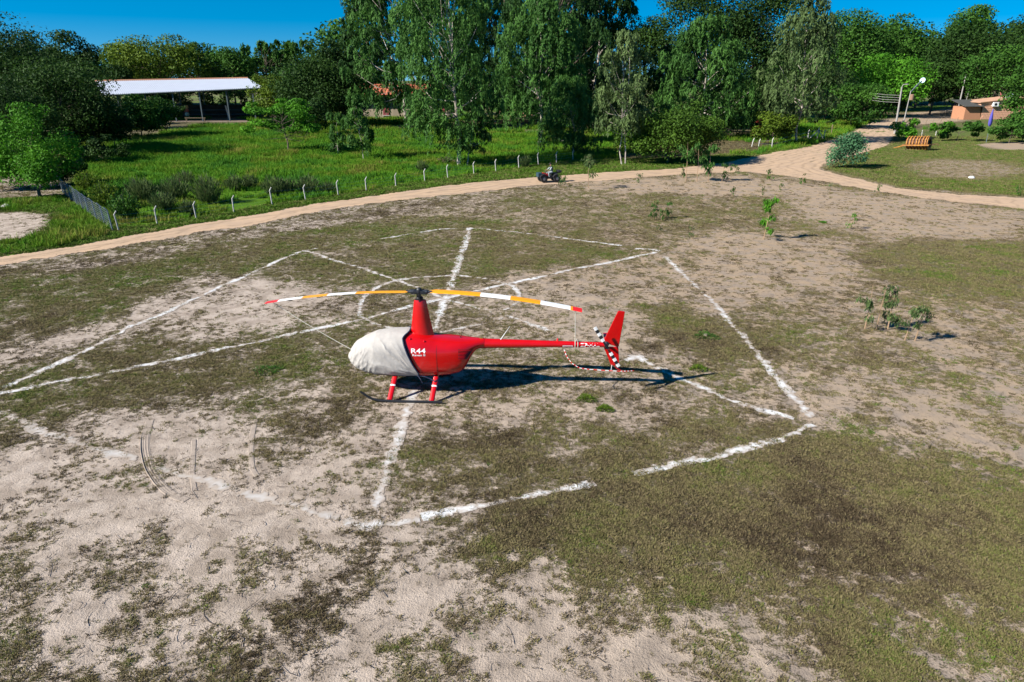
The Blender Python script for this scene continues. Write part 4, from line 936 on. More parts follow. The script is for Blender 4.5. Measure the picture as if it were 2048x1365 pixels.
b = MB(); b.tube([d2 * .97, d2.lerp(lv, .55), lv], [.09, .16, .10], MSTEEL, n=6); b.build('lamp_arm', t2)
b = MB(); b.lathe([(0, .05), (.36, .04), (.46, -.03), (.36, -.10), (0, -.11)], lv, (-.75, -.6, .3), mat('pale_lamp_glass', (.55, .78, .82), .3), 18); b.build('lamp_head', t2, smooth=True)
b = MB(); b.box(d2 * .2 + Vector((0, -.12, 0)), (.35, .2, .35), MPOST); b.build('meter_box', t2)
upole(1913, 234, 1932, 150, 'tall leaning pole with blue and white painted base by the brick house', .17, True)
upole(1923, 233, 1942, 168, 'thinner leaning pole just right of the blue based pole', .08, False)
for k, (u, v, vt, lab) in enumerate([(1794, 272, 245, 'dark stump post leftmost at the foot of the utility poles'), (1800, 270, 243, 'dark stump post at the middle of the utility pole feet'), (1808, 272, 250, 'dark stump post rightmost at the foot of the utility poles')]):
    p = g(u, v); t = thing('gate_stump', lab, 'post', (p.x, p.y, 0)); h_ = (v - vt) * mpp(p.y, 1)
    b = MB(); b.tube([(0, 0, -.2), (.05, 0, h_ * .6), (.12, 0, h_)], [.22, .2, .17], mat('dark_stump_wood', (.035, .035, .045), .9), n=7); b.build('shaft', t); b = MB(); b.lathe([(.17, 0), (.18, .05), (.0, .08)], (.12, 0, h_), (0, 0, 1), MWOOD, 7); b.build('cap', t)
# flag
p = g(1972, 286); zt = at(1974, 218, p.y).z; t = thing('flag_pole', 'slim pole with a furled blue flag on the lawn edge at right', 'flag', (p.x, p.y, 0))
b = MB(); b.tube([(0, 0, -.2), (0, 0, zt)], .045, MGREYP, n=6); b.build('shaft', t)
b = MB(); z0 = zt * .50; V = []; n = 10
for i in range(12):
    f = i / 11; r_ = .05 + .30 * math.sin(min(1, f * 1.3) * 1.57) * (1 - .1 * f)
    if i == 11: r_ = .12
    for k in range(n): q = 2 * math.pi * k / n; V.append((r_ * (.7 + .3 * math.sin(3 * q + f * 2)) * math.cos(q) - .08, r_ * .6 * math.sin(q), zt - .05 - (zt - z0) * f))
b.add(V, [(i * n + k, i * n + (k + 1) % n, i * n + n + (k + 1) % n, i * n + n + k) for i in range(11) for k in range(n)], mat('blue_violet_flag', (.07, .06, .32), .8)); b.build('furled_flag', t, smooth=True)
# ------------------------------------------------------------------ helicopter (local frame: +x nose, +y port side, z up)
MRED = mat('red_gloss_paint', (.50, .002, .003), .26, coat=.6, spec=.4, noise=.12, nscale=3)
MREDI = mat('red_dark_inside', (.012, .003, .003), .8)
MYEL = mat('orange_yellow_paint', (.78, .30, .003), .4)
MREDF = mat('red_tip_paint', (.70, .012, .012), .5)
MNAVY = mat('navy_strap_webbing', (.012, .020, .05), .8)
MROPE = mat('pale_rope', (.55, .52, .44), .9)
def fabric_mat():
    m = mat('grey_cover_fabric', (.41, .385, .355), .85, noise=.10, nscale=7, bump=.35, bscale=60, spec=.2)
    return m
MFAB = fabric_mat()
HX, HY, HA = -2.894, 21.296, R(177.43)
heli = thing('helicopter', 'red helicopter with yellow and white rotor blades parked on the chalk landing marks', 'helicopter', (HX, HY, gzf(HX, HY) + .01), HA)
SEC = np.array([  # x, z bottom, z top, half width, exponent
 (2.40, 1.08, 1.24, .10, 2.1), (2.33, .95, 1.42, .25, 2.1), (2.18, .82, 1.60, .39, 2.2), (1.9, .71, 1.79, .52, 2.3), (1.5, .63, 1.96, .61, 2.5), (1.0, .59, 2.04, .645, 2.6), (.5, .57, 2.06, .65, 2.7),
 (0, .57, 2.00, .65, 2.8), (-.5, .59, 1.91, .62, 2.8), (-.9, .64, 1.88, .58, 3.0), (-1.22, .72, 1.85, .52, 3.0), (-1.38, .82, 1.84, .47, 2.9), (-1.48, 1.06, 1.835, .42, 2.7), (-1.72, 1.50, 1.83, .27, 2.2), (-2.0, 1.515, 1.83, .165, 2.0)])[::-1]
def sec(x):
    v = [np.interp(x, SEC[:, 0], SEC[:, i]) for i in range(1, 5)]
    return (v[0] + v[1]) / 2, (v[1] - v[0]) / 2, v[2], v[3]
def spw(c, e): return np.sign(c) * np.abs(c) ** e
def spt(x, th, off=0):
    zc, hz, hw, n = sec(x)
    return np.stack([x + 0 * th, (hw + off) * spw(np.cos(th), 2 / n), zc + (hz + off) * spw(np.sin(th), 2 / n)], -1)
def ysurf(x, z):
    zc, hz, hw, n = sec(x); q = np.clip(np.abs((z - zc) / hz), 0, .999)
    return hw * (1 - q ** n) ** (1 / n)
def grid_faces(nu, nv, wrap=False):
    ii = np.arange(nu * nv).reshape(nu, nv)
    if wrap: ii = np.concatenate([ii, ii[:, :1]], 1)
    return np.stack([ii[:-1, :-1], ii[1:, :-1], ii[1:, 1:], ii[:-1, 1:]], -1).reshape(-1, 4)
def heli_obj(name, V, F, m, smooth=True, parent=heli):
    me = mesh_np(name, V, F, [m], smooth=smooth); bm = bmesh.new(); bm.from_mesh(me)
    bmesh.ops.remove_doubles(bm, verts=bm.verts, dist=1e-5); bmesh.ops.recalc_face_normals(bm, faces=bm.faces); bm.to_mesh(me); bm.free()
    return link(name, me, parent)
X = np.concatenate([[2.405], np.linspace(2.39, 1.9, 10), np.linspace(1.8, -2.0, 48)]); th = np.linspace(0, 2 * math.pi, 48, endpoint=False)
Xs, Ts = np.meshgrid(X, th, indexing='ij'); V = spt(Xs, Ts)
sm = V.copy()
for k in range(2): sm[1:-1] = (sm[:-2] + 2 * sm[1:-1] + sm[2:]) / 4
heli_obj('fuselage', sm.reshape(-1, 3), grid_faces(len(X), 48, True), MRED)
# cowling seam and drain scoops
b = MB(); pts = []
for z in np.linspace(.66, 1.75, 14): pts.append((-.52, ysurf(-.52, z) + .002, z))
b.tube(pts, .005, MREDI, n=4); b.build('panel_seam', heli)
for (x, z) in ((-.12, 1.86), (.33, 1.93)):
    b = MB(); y_ = ysurf(x, z); b.lathe([(.0, .05), (.03, .03), (.035, 0)], (x, y_ - .01, z), (0, .8, .6), MRED, 8); b.build('air_scoop', heli, smooth=True)
# mast fairing, airfoil section tapering upwards
lev = [(1.80, .42, -.42, .24), (2.0, .385, -.36, .20), (2.5, .315, -.26, .155), (3.05, .235, -.17, .115), (3.11, .22, -.15, .10)]
V = []; n = 28
for z, xf, xr, hw in lev:
    for k in range(n):
        q = 2 * math.pi * k / n; c, s = math.cos(q), math.sin(q)
        xx = (xf + xr) / 2 + (xf - xr) / 2 * c; tt = hw * s * (1.0 if c > 0 else (1 - .55 * c * c)); V.append((xx, tt, z))
F = grid_faces(len(lev), n, True)
fo = heli_obj('mast_fairing', V, F, MRED)
b = MB(); b.add(V[-n:], [tuple(range(n))], MREDI); b.build('fairing_top', heli)
for k in range(7): b = MB(); b.box((.372 - .0185 * k * 1.6, 0, 2.12 + .115 * k), (.03, .10, .035), MBLK); b.build('fairing_vent', heli)
# boom
bx = np.linspace(-1.2, -5.92, 24); rad = np.interp(bx, [-5.92, -4, -2.2, -1.2], [.082, .115, .155, .185]); zc = np.interp(bx, [-5.92, -1.2], [1.675, 1.655])
V = []
for x, r_, z in zip(bx, rad, zc):
    for k in range(24): q = 2 * math.pi * k / 24; V.append((x, r_ * math.cos(q), z + r_ * math.sin(q)))
boom = heli_obj('tail_boom', V, grid_faces(24, 24, True), MRED)
def boom_rz(x): return np.interp(x, bx[::-1], rad[::-1]), np.interp(x, bx[::-1], zc[::-1])
for x in (-2.6, -3.6, -4.55, -5.3):
    r_, z = boom_rz(x); b = MB(); b.lathe([(r_ + .0005, -.012), (r_ + .003, 0), (r_ + .0005, .012)], (x, 0, z), (1, 0, 0), MRED, 24); b.build('boom_ring', heli, smooth=True)
# mast, hub, blades
b = MB(); b.lathe([(.05, 3.08), (.05, 3.36)], (.04, 0, 0), (0, 0, 1), MDK, 10); b.lathe([(.10, 3.13), (.11, 3.15), (.11, 3.18), (.10, 3.20)], (.04, 0, 0), (0, 0, 1), MBLK, 14)
b.box((.04, .11, 3.2), (.03, .02, .26), MBLK); b.box((.04, -.11, 3.2), (.03, .02, .26), MBLK); b.box((.12, 0, 3.22), (.03, .03, .2), MDK); b.build('rotor_mast', heli)
RA = R(-4.83) - HA          # rotor line in the local frame
ex = Vector((math.cos(RA), math.sin(RA), 0)); ey = Vector((-math.sin(RA), math.cos(RA), 0)); HUB = Vector((.05, 0, 3.37))
b = MB()
Mrot = Matrix.Rotation(RA, 3, 'Z')
b.box(HUB, (.34, .16, .10), MDK, Mrot); b.lathe([(.0, .13), (.06, .125), (.09, .08), (.10, 0), (.08, -.06)], HUB, (0, 0, 1), MBLK, 14)
for s in (-1, 1):
    c = HUB + ex * s * .24; b.lathe([(.055, -.12), (.075, -.10), (.075, .02), (.05, .05), (.045, .17)], c, ex * s, MDK, 12)
    b.lathe([(.03, -.06), (.035, .06)], HUB + ex * s * .12 + ey * .09, (0, 0, 1), MBLK, 8); b.box(HUB + ex * s * .16 - ey * .12 + Vector((0, 0, -.02)), (.16, .035, .05), MBLK, Mrot)
b.build('rotor_hub', heli)
def blade(sgn, stops, pitch):
    b = MB(); n = 10; cols = []
    rr = sorted(set([s[0] for s in stops] + list(np.arange(.5, 5.06, .35))))
    prof = [(.075, 0), (.06, .014), (0, .018), (-.12, .010), (-.205, .001), (-.12, -.006), (0, -.010), (.06, -.009)]
    ring = []
    for r_ in rr:
        z = HUB.z - .0198 * r_ * r_ + .004 * r_; cs = .55 if r_ < .42 else 1; pv = []
        for (c, t) in prof:
            c *= cs; cc, ss = math.cos(pitch), math.sin(pitch); p = HUB + ex * sgn * r_ + ey * (-sgn) * (c * cc - t * ss); p.z = z + c * ss + t * cc; pv.append(p)
        ring.append(pv)
    for i in range(len(rr) - 1):
        mid = (rr[i] + rr[i + 1]) / 2; m = [s[1] for s in stops if s[0] <= mid][-1]; k = len(prof)
        b.add(ring[i] + ring[i + 1], [(q, (q + 1) % k, k + (q + 1) % k, k + q) for q in range(k)], m)
    b.add(ring[-1], [tuple(range(len(prof)))], stops[-1][1]); b.add(ring[0], [tuple(range(len(prof)))], MBLK)
    return b.build('rotor_blade', heli, smooth=True)
# stripes: world right side of the hub is local -x
sgR = 1; 
blade(sgR, [(.30, MYEL), (1.95, MWHT), (2.90, MYEL), (3.85, MWHT), (4.80, MYEL), (4.87, MREDF), (5.16, MREDF)], R(-9))
blade(-sgR, [(.36, MYEL), (2.03, MWHT), (2.96, MYEL), (3.80, MWHT), (4.62, MREDF), (4.99, MREDF)], R(-3))
# fins
def plate(name, outline, th, m, y0=0):
    b = MB(); n = len(outline); cx = sum(p[0] for p in outline) / n; cz = sum(p[1] for p in outline) / n
    A = [(x, y0 + th / 2, z) for x, z in outline]; B = [(x, y0 - th / 2, z) for x, z in outline]
    b.add(A + B, [tuple(range(n)), tuple(range(2 * n - 1, n - 1, -1))] + [(i, (i + 1) % n, n + (i + 1) % n, n + i) for i in range(n)], m)
    return b.build(name, heli, bevel=.012)
plate('upper_fin', [(-5.83, 1.76), (-5.86, 1.84), (-6.02, 2.24), (-6.25, 2.80), (-6.29, 2.825), (-6.47, 2.80), (-6.43, 2.4), (-6.34, 1.62), (-6.30, 1.60)], .055, MRED, -.02)
plate('lower_fin', [(-5.85, 1.60), (-6.33, 1.60), (-6.36, 1.3), (-6.385, 1.03), (-6.24, .95), (-6.12, .96), (-6.0, 1.26)], .05, MRED, -.02)
b = MB(); b.box((-6.05, -.5, 1.72), (.30, .82, .028), MRED, Matrix.Rotation(R(-3), 3, 'X')); b.build('stabilizer', heli, bevel=.01)
b = MB(); b.tube([(-6.2, -.02, .97), (-6.3, -.02, .86), (-6.45, -.02, .77), (-6.60, -.02, .72)], [.012, .018, .02, .012], MRED, n=6); b.build('tail_skid', heli, smooth=True)
b = MB(); b.lathe([(.05, -.09), (.085, -.06), (.09, .04), (.05, .07), (.03, .22), (.03, .30)], (-5.93, .02, 1.71), (0, 1, 0), MDK, 12); b.box((-5.93, .28, 1.71), (.09, .06, .16), MBLK, Matrix.Rotation(R(33), 3, 'Y')); b.build('tail_gearbox', heli)
TH = Vector((-5.93, .31, 1.71)); td = (Vector((-5.52, .31, 2.37)) - TH); td.normalize(); tp = Vector((-td.z, 0, td.x))
for s in (1, -1):
    b = MB(); L_ = .78; edges = [.10, .22] + [.22 + .112 * k for k in range(1, 6)]
    cols = [MBLK, MWHT, MBLK, MWHT, MBLK, MWHT]
    for i in range(len(edges) - 1):
        a0, a1 = edges[i], edges[i + 1]; w0 = .056 if i else .035
        P0 = TH + td * s * a0; P1 = TH + td * s * a1; e = tp * w0; t_ = Vector((0, .012, 0))
        V = [P0 - e, P0 - e * .2 + t_, P0 + e, P0 - e * .2 - t_, P1 - e, P1 - e * .2 + t_, P1 + e, P1 - e * .2 - t_]
        b.add(V, [(0, 1, 5, 4), (1, 2, 6, 5), (2, 3, 7, 6), (3, 0, 4, 7), (0, 3, 2, 1), (4, 5, 6, 7)], cols[i])
    b.build('tail_rotor_blade', heli)
# striped tail guard
path = [(-4.58, .04, 1.50), (-4.68, .18, 1.30), (-4.84, .28, 1.12), (-5.08, .34, .99), (-5.4, .36, .955), (-5.9, .36, .925), (-6.4, .34, .90), (-6.62, .30, .89), (-6.84, .22, .875)]
pp = []
for a, c in zip(path[:-1], path[1:]):
    for k in range(4): pp.append(Vector(a).lerp(Vector(c), k / 4))
pp.append(Vector(path[-1])); b = MB()
for i in range(len(pp) - 1): b.tube([pp[i], pp[i + 1]], .013, MREDF if (i // 1) % 2 else MWHT, n=6)
b.build('tail_guard', heli, smooth=True)
b = MB(); b.tube([(-6.1, .32, .91), (-6.15, 0, .97)], .010, MWHT, n=5); b.build('guard_brace', heli)
# antennas, beacon, decal
b = MB(); b.tube([(-2.53, 0, 1.80), (-2.68, 0, 2.03), (-2.83, 0, 2.25)], [.035, .022, .010], MWHT, n=6, sq=.4); b.build('antenna', heli, smooth=True)
b = MB(); b.tube([(-1.23, 0, 1.83), (-1.34, 0, 2.14)], .006, MBLK, n=5); b.lathe([(.035, 0), (.02, .07)], (-1.23, 0, 1.81), (0, 0, 1), MBLK, 8); b.build('whip_antenna', heli)
b = MB(); b.lathe([(.03, 0), (.032, .07), (.02, .10), (0, .105)], (-4.37, 0, 1.76), (0, 0, 1), MREDF, 10); b.build('beacon', heli, smooth=True)
b = MB(); b.box((-1.9, 0, 1.835), (.10, .06, .03), mat('brass_cap', (.35, .22, .06), .5, .6)); b.build('boom_cap', heli)
# struts, skids
def strut(x0, z0, y0, x1, z1, y1):
    b = MB(); p0 = Vector((x0, y0, z0)); p1 = Vector((x1, y1, z1)); d = (p1 - p0).normalized(); e1 = Vector((1, 0, 0)); e1 = (e1 - d * e1.dot(d)).normalized(); e2 = d.cross(e1); V = []
    for p in (p0, p1):
        for k in range(12): q = 2 * math.pi * k / 12; V.append(p + e1 * .085 * math.cos(q) + e2 * .034 * math.sin(q))
    b.add(V, [(k, (k + 1) % 12, 12 + (k + 1) % 12, 12 + k) for k in range(12)] + [tuple(range(12)), tuple(range(12, 24))], MRED); o = b.build('strut', heli, smooth=True)
    b = MB(); V = []
    for t in (.36, .42):
        for k in range(12): q = 2 * math.pi * k / 12; V.append(p0.lerp(p1, t) + e1 * .088 * math.cos(q) + e2 * .037 * math.sin(q))
    b.add(V, [(k, (k + 1) % 12, 12 + (k + 1) % 12, 12 + k) for k in range(12)], MWHT); b.build('band', o)
for s in (1, -1):
    strut(.88, .66, .50 * s, .97, .08, 1.07 * s); strut(-.46, .66, .50 * s, -.38, .07, 1.07 * s)
    b = MB(); y_ = 1.09 * s
    b.tube([(1.90, y_, .36), (1.80, y_, .285), (1.67, y_, .19), (1.5, y_, .10), (1.3, y_, .06), (.9, y_, .045), (-.72, y_, .045)], [.028, .036, .04, .042, .042, .042, .042], MBLK, n=8); b.build('skid', heli, smooth=True)
for x in (.88, -.46):
    b = MB(); b.tube([(x, -.52, .62), (x, 0, .60), (x, .52, .62)], .045, MRED, n=8); b.build('cross_tube', heli, smooth=True)
# louvre on the rear cowling side
def onside(x, z, o=.004): return Vector((x, ysurf(x, z) + o, z))
lb = MB(); q = [(-1.20, 1.62), (-1.66, 1.555), (-1.46, 1.27), (-1.20, 1.28)]; V = []; nu, nv = 8, 6
for i in range(nu + 1):
    for j in range(nv + 1):
        u_ = i / nu; v_ = j / nv; xx = (q[0][0] * (1 - u_) + q[1][0] * u_) * (1 - v_) + (q[3][0] * (1 - u_) + q[2][0] * u_) * v_; z_ = (q[0][1] * (1 - u_) + q[1][1] * u_) * (1 - v_) + (q[3][1] * (1 - u_) + q[2][1] * u_) * v_
        V.append(onside(xx, z_, .008))
lb.add(V, [(i * (nv + 1) + j, (i + 1) * (nv + 1) + j, (i + 1) * (nv + 1) + j + 1, i * (nv + 1) + j + 1) for i in range(nu) for j in range(nv)], MREDI); lo_ = lb.build('cooling_grille', heli, smooth=True)
for k in range(7):
    v_ = (k + .5) / 7; b = MB(); A = []; Bq = []
    for i in range(7):
        u_ = i / 6; xx = (q[0][0] * (1 - u_) + q[1][0] * u_) * (1 - v_) + (q[3][0] * (1 - u_) + q[2][0] * u_) * v_; z_ = (q[0][1] * (1 - u_) + q[1][1] * u_) * (1 - v_) + (q[3][1] * (1 - u_) + q[2][1] * u_) * v_
        A.append(onside(xx, z_ + .010, .006)); Bq.append(onside(xx, z_ - .006, .020))
    b.add(A + Bq, [(i, i + 1, 8 + i, 7 + i) for i in range(6)], MRED); b.build('slat', lo_)
# lettering
def text_mesh(s, size, bold=.0, shear=0):
    cu = D.curves.new('lettering', 'FONT'); cu.body = s; cu.size = size; cu.offset = bold; cu.shear = shear; cu.resolution_u = 3
    o = D.objects.new('lettering_tmp', cu); COL.objects.link(o); dg = bpy.context.evaluated_depsgraph_get(); me = D.meshes.new_from_object(o.evaluated_get(dg)); D.objects.remove(o); D.curves.remove(cu)
    return me
def put_text(s, x0, z0, width, hgt, bold, surf, name='lettering'):
    me = text_mesh(s, 1, bold); me.name = 'lettering'; co = np.zeros(len(me.vertices) * 3); me.vertices.foreach_get('co', co); co = co.reshape(-1, 3)
    lo_, hi_ = co.min(0), co.max(0); u_ = (co[:, 0] - lo_[0]) / (hi_[0] - lo_[0]) * width; v_ = (co[:, 1] - lo_[1]) / (hi_[1] - lo_[1]) * hgt
    P = np.array([(x0 - a, surf(x0 - a, z0 + c), z0 + c) for a, c in zip(u_, v_)]); me.vertices.foreach_set('co', P.ravel()); me.materials.clear(); me.materials.append(MWHT); me.update()
    return link(name, me, heli)
fs = lambda x, z: ysurf(x, z) + .006
put_text('R44', .285, 1.525, .46, .155, .018, fs); put_text('Raven II', .25, 1.43, .41, .068, .02, fs)
def bs(x, z): r_, c_ = boom_rz(x); return math.sqrt(max(1e-6, r_ ** 2 - (z - c_) ** 2)) + .003
put_text('ZP-HAL', -5.10, 1.632, .62, .112, .035, bs)
b = MB(); V = [(x, bs(x, z) , z) for x in np.linspace(-4.53, -4.86, 6) for z in (1.60, 1.625, 1.65, 1.665)]; b.add(V, [(i * 4 + j, i * 4 + 4 + j, i * 4 + 5 + j, i * 4 + 1 + j) for i in range(5) for j in range(3)], MWHT)
V = [(x, bs(x, z) + .002, z) for x in np.linspace(-4.57, -4.82, 6) for z in (1.625, 1.64)]; b.add(V, [(i * 2, i * 2 + 2, i * 2 + 3, i * 2 + 1) for i in range(5)], MREDF); b.build('warning_decal', heli)
# ---- cockpit cover (a thing of its own, draped over the nose)
cover = thing('cockpit_cover', 'pale grey fabric cover wrapped over the nose and cockpit of the helicopter', 'cover', (HX, HY, gzf(HX, HY) + .01), HA)
nu, nv = 150, 120; ZC = .70
def xe(z): return np.interp(z, [.6, .72, .78, 1.22, 1.5, 1.77, 1.95, 2.02, 2.08], [.14, .14, .06, .28, .40, .50, .56, .52, .40])
Tt = np.linspace(0, 1, nv); XX = np.full((nu, nv), 1.0); U = np.linspace(0, 1, nu)[:, None] ** 1.0
xz = np.full((nu, nv), .5); z = np.full((nu, nv), 1.2)
for it in range(6):
    zed = z[0:1, :]; XX = xe(zed) + (2.455 - xe(zed)) * (1 - (1 - U) ** 1.6)
    zc_, hz_, hw_, n_ = sec(np.minimum(XX, 2.40)); over = np.clip((XX - 2.40) / .055, 0, 1)
    k_ = np.sqrt(1 - over ** 2)
    hz_ = (hz_ + .035) * k_; hw_ = (hw_ + .035) * k_
    a0 = np.arcsin(np.clip(spw(np.clip((ZC - .0 - zc_) / np.maximum(hz_, 1e-4), -1, 1), n_ / 2), -1, 1))
    TH_ = a0 + (math.pi - 2 * a0) * Tt[None, :]
    z = zc_ + hz_ * spw(np.sin(TH_), 2 / n_); y = hw_ * spw(np.cos(TH_), 2 / n_)
    it += 1
P = np.stack([XX, y, z], -1)
du = np.gradient(P, axis=0); dv = np.gradient(P, axis=1); N_ = np.cross(du, dv); N_ /= np.linalg.norm(N_, axis=-1, keepdims=True) + 1e-9
ctr = np.array([1.1, 0, 1.3]); N_ *= np.sign(((P - ctr) * N_).sum(-1, keepdims=True))
x_, z_ = P[..., 0], P[..., 2]; sd_ = np.where(P[..., 1] > 0, 0, 37.0)
ph = np.arctan2(z_ - .78, x_ - .08); r_ = np.hypot(z_ - .78, x_ - .08)
def ridge(v): return 1 - np.abs(2 * v - 1)
w1 = ridge(vnoise(ph * 7 + .8 * fbm(x_ * 2, z_ * 2 + sd_, 201, 3), r_ * .9 + sd_, 202)) ** 2.2
w2 = ridge(fbm((x_ * .75 + z_ * .66) * 1.8 + sd_, (x_ * .66 - z_ * .75) * 6.5, 203, 3)) ** 3
w3 = ridge(fbm((x_ * .5 - z_ * .87) * 2 + 9 + sd_, (x_ * .87 + z_ * .5) * 7, 205, 3)) ** 3
w4 = fbm(x_ * 3 + sd_, z_ * 3 + P[..., 1] * 2, 207, 3) - .5
disp = .048 * w1 * sst(r_, .1, .5) * sst(2.0 - x_, 0, .8) * sst(2.05 - z_, 0, .4) + .016 * w2 * sst(2.0 - z_, .1, .5) + .026 * w3 * sst(x_, 1.3, 1.8) * sst(1.75 - z_, 0, .3) + .022 * w4
edge = np.minimum(1, np.minimum(np.linspace(0, 1, nu)[:, None] * 12, np.minimum(Tt, 1 - Tt)[None] * 14))
P = P + N_ * (disp * (.25 + .75 * edge) + .012)[..., None]
heli_obj('fabric', P.reshape(-1, 3), grid_faces(nu, nv), MFAB, parent=cover)
b = MB(); b.tube([tuple(p) for p in P[0, ::3]], .026, MNAVY, n=6); b.build('edge_binding', cover, smooth=True)
b = MB(); b.tube([tuple(p) for p in P[1::4, 1]], .014, MNAVY, n=5); b.tube([tuple(p) for p in P[1::4, -2]], .014, MNAVY, n=5); b.build('hem', cover, smooth=True)
b = MB(); c0 = Vector(P[0, 2])
b.tube([c0, (-.12, .60, .70), (-.30, .60, .62), (-.44, .66, .56), (-.50, .60, .60)], .018, MNAVY, n=5); b.tube([c0, (.02, .66, .62), (-.04, .66, .50)], .014, MNAVY, n=5); b.build('tie_strap', cover)
b = MB(); V = []
for z in np.linspace(1.42, 1.74, 6): V += [(float(xe(z)) + .01, ysurf(.4, z) + .014, z), (float(xe(z)) - .06, ysurf(.3, z) + .012, z)]
b.add(V, [(2 * i, 2 * i + 1, 2 * i + 3, 2 * i + 2) for i in range(5)], MNAVY); b.build('edge_flap', cover)
# ---- blade tie-down ropes
def world(p): c, s = math.cos(HA), math.sin(HA); return Vector((HX + p[0] * c - p[1] * s, HY + p[0] * s + p[1] * c, p[2] + gzf(HX, HY) + .01))
def rope(p0, p1, sag, label, extra=()):
    b = MB(); A = world(p0); B = world(p1); t = thing('tie_down_rope', label, 'rope', (B.x, B.y, B.z))
    pts = [A.lerp(B, k / 10) - Vector((0, 0, sag * 4 * (k / 10) * (1 - k / 10))) - B for k in range(11)]
    b.tube(pts, .011, MROPE, n=4); b.build('rope_line', t)
    if extra:
        b = MB()
        for e in extra: b.tube([world(p) - B for p in e], .011, MROPE, n=4)
        b.build('knot', t)
    return t
L5 = HUB - ex * 4.86; R5 = HUB + ex * 4.95
rope((L5.x, L5.y, HUB.z - .0198 * 4.86 ** 2 - .0), (2.36, .12, 1.42), .05, 'thin pale rope from the left rotor tip down to the fabric nose cover')
r_, c_ = boom_rz(-4.93)
loop = [[(-4.93, (r_ + .012) * math.cos(q), c_ + (r_ + .012) * math.sin(q)) for q in np.linspace(0, 6.28, 13)], [(-5.02, (r_ + .012) * math.cos(q), c_ + (r_ + .012) * math.sin(q)) for q in np.linspace(0, 6.28, 13)], [(-4.93, .05, c_ + r_), (-4.99, .08, c_ + r_ + .12), (-5.02, .05, c_ + r_)]]
rope((R5.x, R5.y, HUB.z - .0198 * 4.95 ** 2), (-4.93, .05, c_ + r_ + .012), 0, 'thin white rope from the right rotor tip tied round the tail boom', loop)
# ------------------------------------------------------------------ saplings on the field
MSTEM = mat('sapling_stem', (.30, .20, .12), .8)
def sapling(u, v, vt, wpx, label, m='euc', n=70, lean=0, stems=1, name='eucalyptus_sapling'):
    r = np.random.default_rng(int(u * 3 + v)); p = g(u, v); z0 = gzf(p.x, p.y); H = (v - vt) * mpp(p.y, 1) / cP * .97; W = wpx * mpp(p.y, 1)
    t = thing(name, label, 'sapling', (p.x, p.y, z0 - .02), 0, 'young saplings on the field'); b = MB(); tips = []
    for s in range(stems):
        bx_ = (s - (stems - 1) / 2) * W * .35; st_ = Vector((bx_, r.normal(0, .1), 0)); top = Vector((bx_ + lean * H + r.normal(0, .03) * H, r.normal(0, .03) * H, H * .93)); mid = st_.lerp(top, .5) + Vector((r.normal(0, .03) * H, 0, 0))
        b.tube([st_, mid, top], [.018 + .006 * H, .012 + .003 * H, .006], MSTEM, n=5, caps=False)
        for k in range(max(4, int(9 / stems))):
            f = r.uniform(.22, 1); a = r.uniform(0, 6.28); s0 = st_.lerp(mid, f * 2) if f < .5 else mid.lerp(top, f * 2 - 1); L_ = W * .5 * r.uniform(.4, 1) * (1.1 - .5 * f)
            e = s0 + Vector((math.cos(a) * L_, math.sin(a) * L_, L_ * r.uniform(-.1, .6))); b.tube([s0, s0.lerp(e, .5) + Vector((0, 0, .04)), e], [.008, .006, .003], MSTEM, n=4, caps=False); tips.append((s0, e))
    b.build('stem', t)
    n = int(n * 2.2); k = r.integers(0, len(tips), n); f = r.uniform(.3, 1.08, n)[:, None]; A = np.array([tuple(q[0]) for q in tips])[k]; E = np.array([tuple(q[1]) for q in tips])[k]
    ln = .64 * np.clip(.16 + .05 * H, .12, .34) * r.uniform(.7, 1.35, n) * (1 + np.clip((p.y - 35) / 60, 0, .6)); ax = unit(np.stack([r.normal(0, .45, n), r.normal(0, .45, n), -np.ones(n) + r.normal(0, .45, n)], 1))
    pos = A + (E - A) * f + ax * (ln * .5)[:, None] + r.normal(0, .03 + .03 * W, (n, 3)); pos[:, 2] = np.maximum(pos[:, 2], .06)
    link('leaves', leaf_mesh('leaves', pos, ax, unit(r.normal(0, 1, (n, 3)) + np.array([0, -.3, .4])), ln, ln * .26, r.uniform(0, 1, n), LM[m]), t)
    return t
sapling(1527, 480, 386, 54, 'tallest bright green sapling standing alone on the right of the field, long shadow', 'bright', 300)
sapling(1303, 441, 399, 18, 'leftmost thin stem of the cluster of four small saplings', 'euc', 40)
sapling(1312, 440, 398, 18, 'second from left in the cluster of four small saplings', 'euc', 45)
sapling(1322, 442, 412, 14, 'third from left, shortest stem in the cluster of four small saplings', 'euc', 36)
sapling(1336, 437, 400, 24, 'rightmost and leafiest of the cluster of four small saplings', 'euc', 70)
sapling(1385, 478, 445, 18, 'wispy greyish sapling between the sapling cluster and the tallest sapling', 'grey', 34)
sapling(1319, 464, 448, 14, 'tiny grey sapling just below the cluster of four', 'grey', 22)
sapling(1697, 458, 421, 20, 'small bright sapling leaning right, alone at the right of the tallest sapling', 'bright', 50, lean=.25)
sapling(1752, 660, 560, 62, 'dry topped drooping sapling on bare sand at right, taller of a pair', 'grey', 330, stems=3)
sapling(1824, 684, 606, 56, 'drooping sapling on bare sand at right, lower of a pair', 'grey', 240, stems=2)
sapling(1177, 377, 312, 62, 'wide airy sapling beside the dirt road right of the quad bike', 'grey', 150)
sapling(1394, 364, 284, 64, 'dense bushy sapling at the road edge below the big rounded bush', 'euc', 520, stems=3)
sapling(1450, 364, 326, 32, 'small sapling just right of the dense bushy sapling', 'euc', 90, stems=2)
sapling(1365, 356, 326, 14, 'thin sapling just left of the dense bushy sapling', 'euc', 36)
sapling(1473, 352, 332, 20, 'faint low sapling between the dense sapling and the road fork', 'grey', 34)
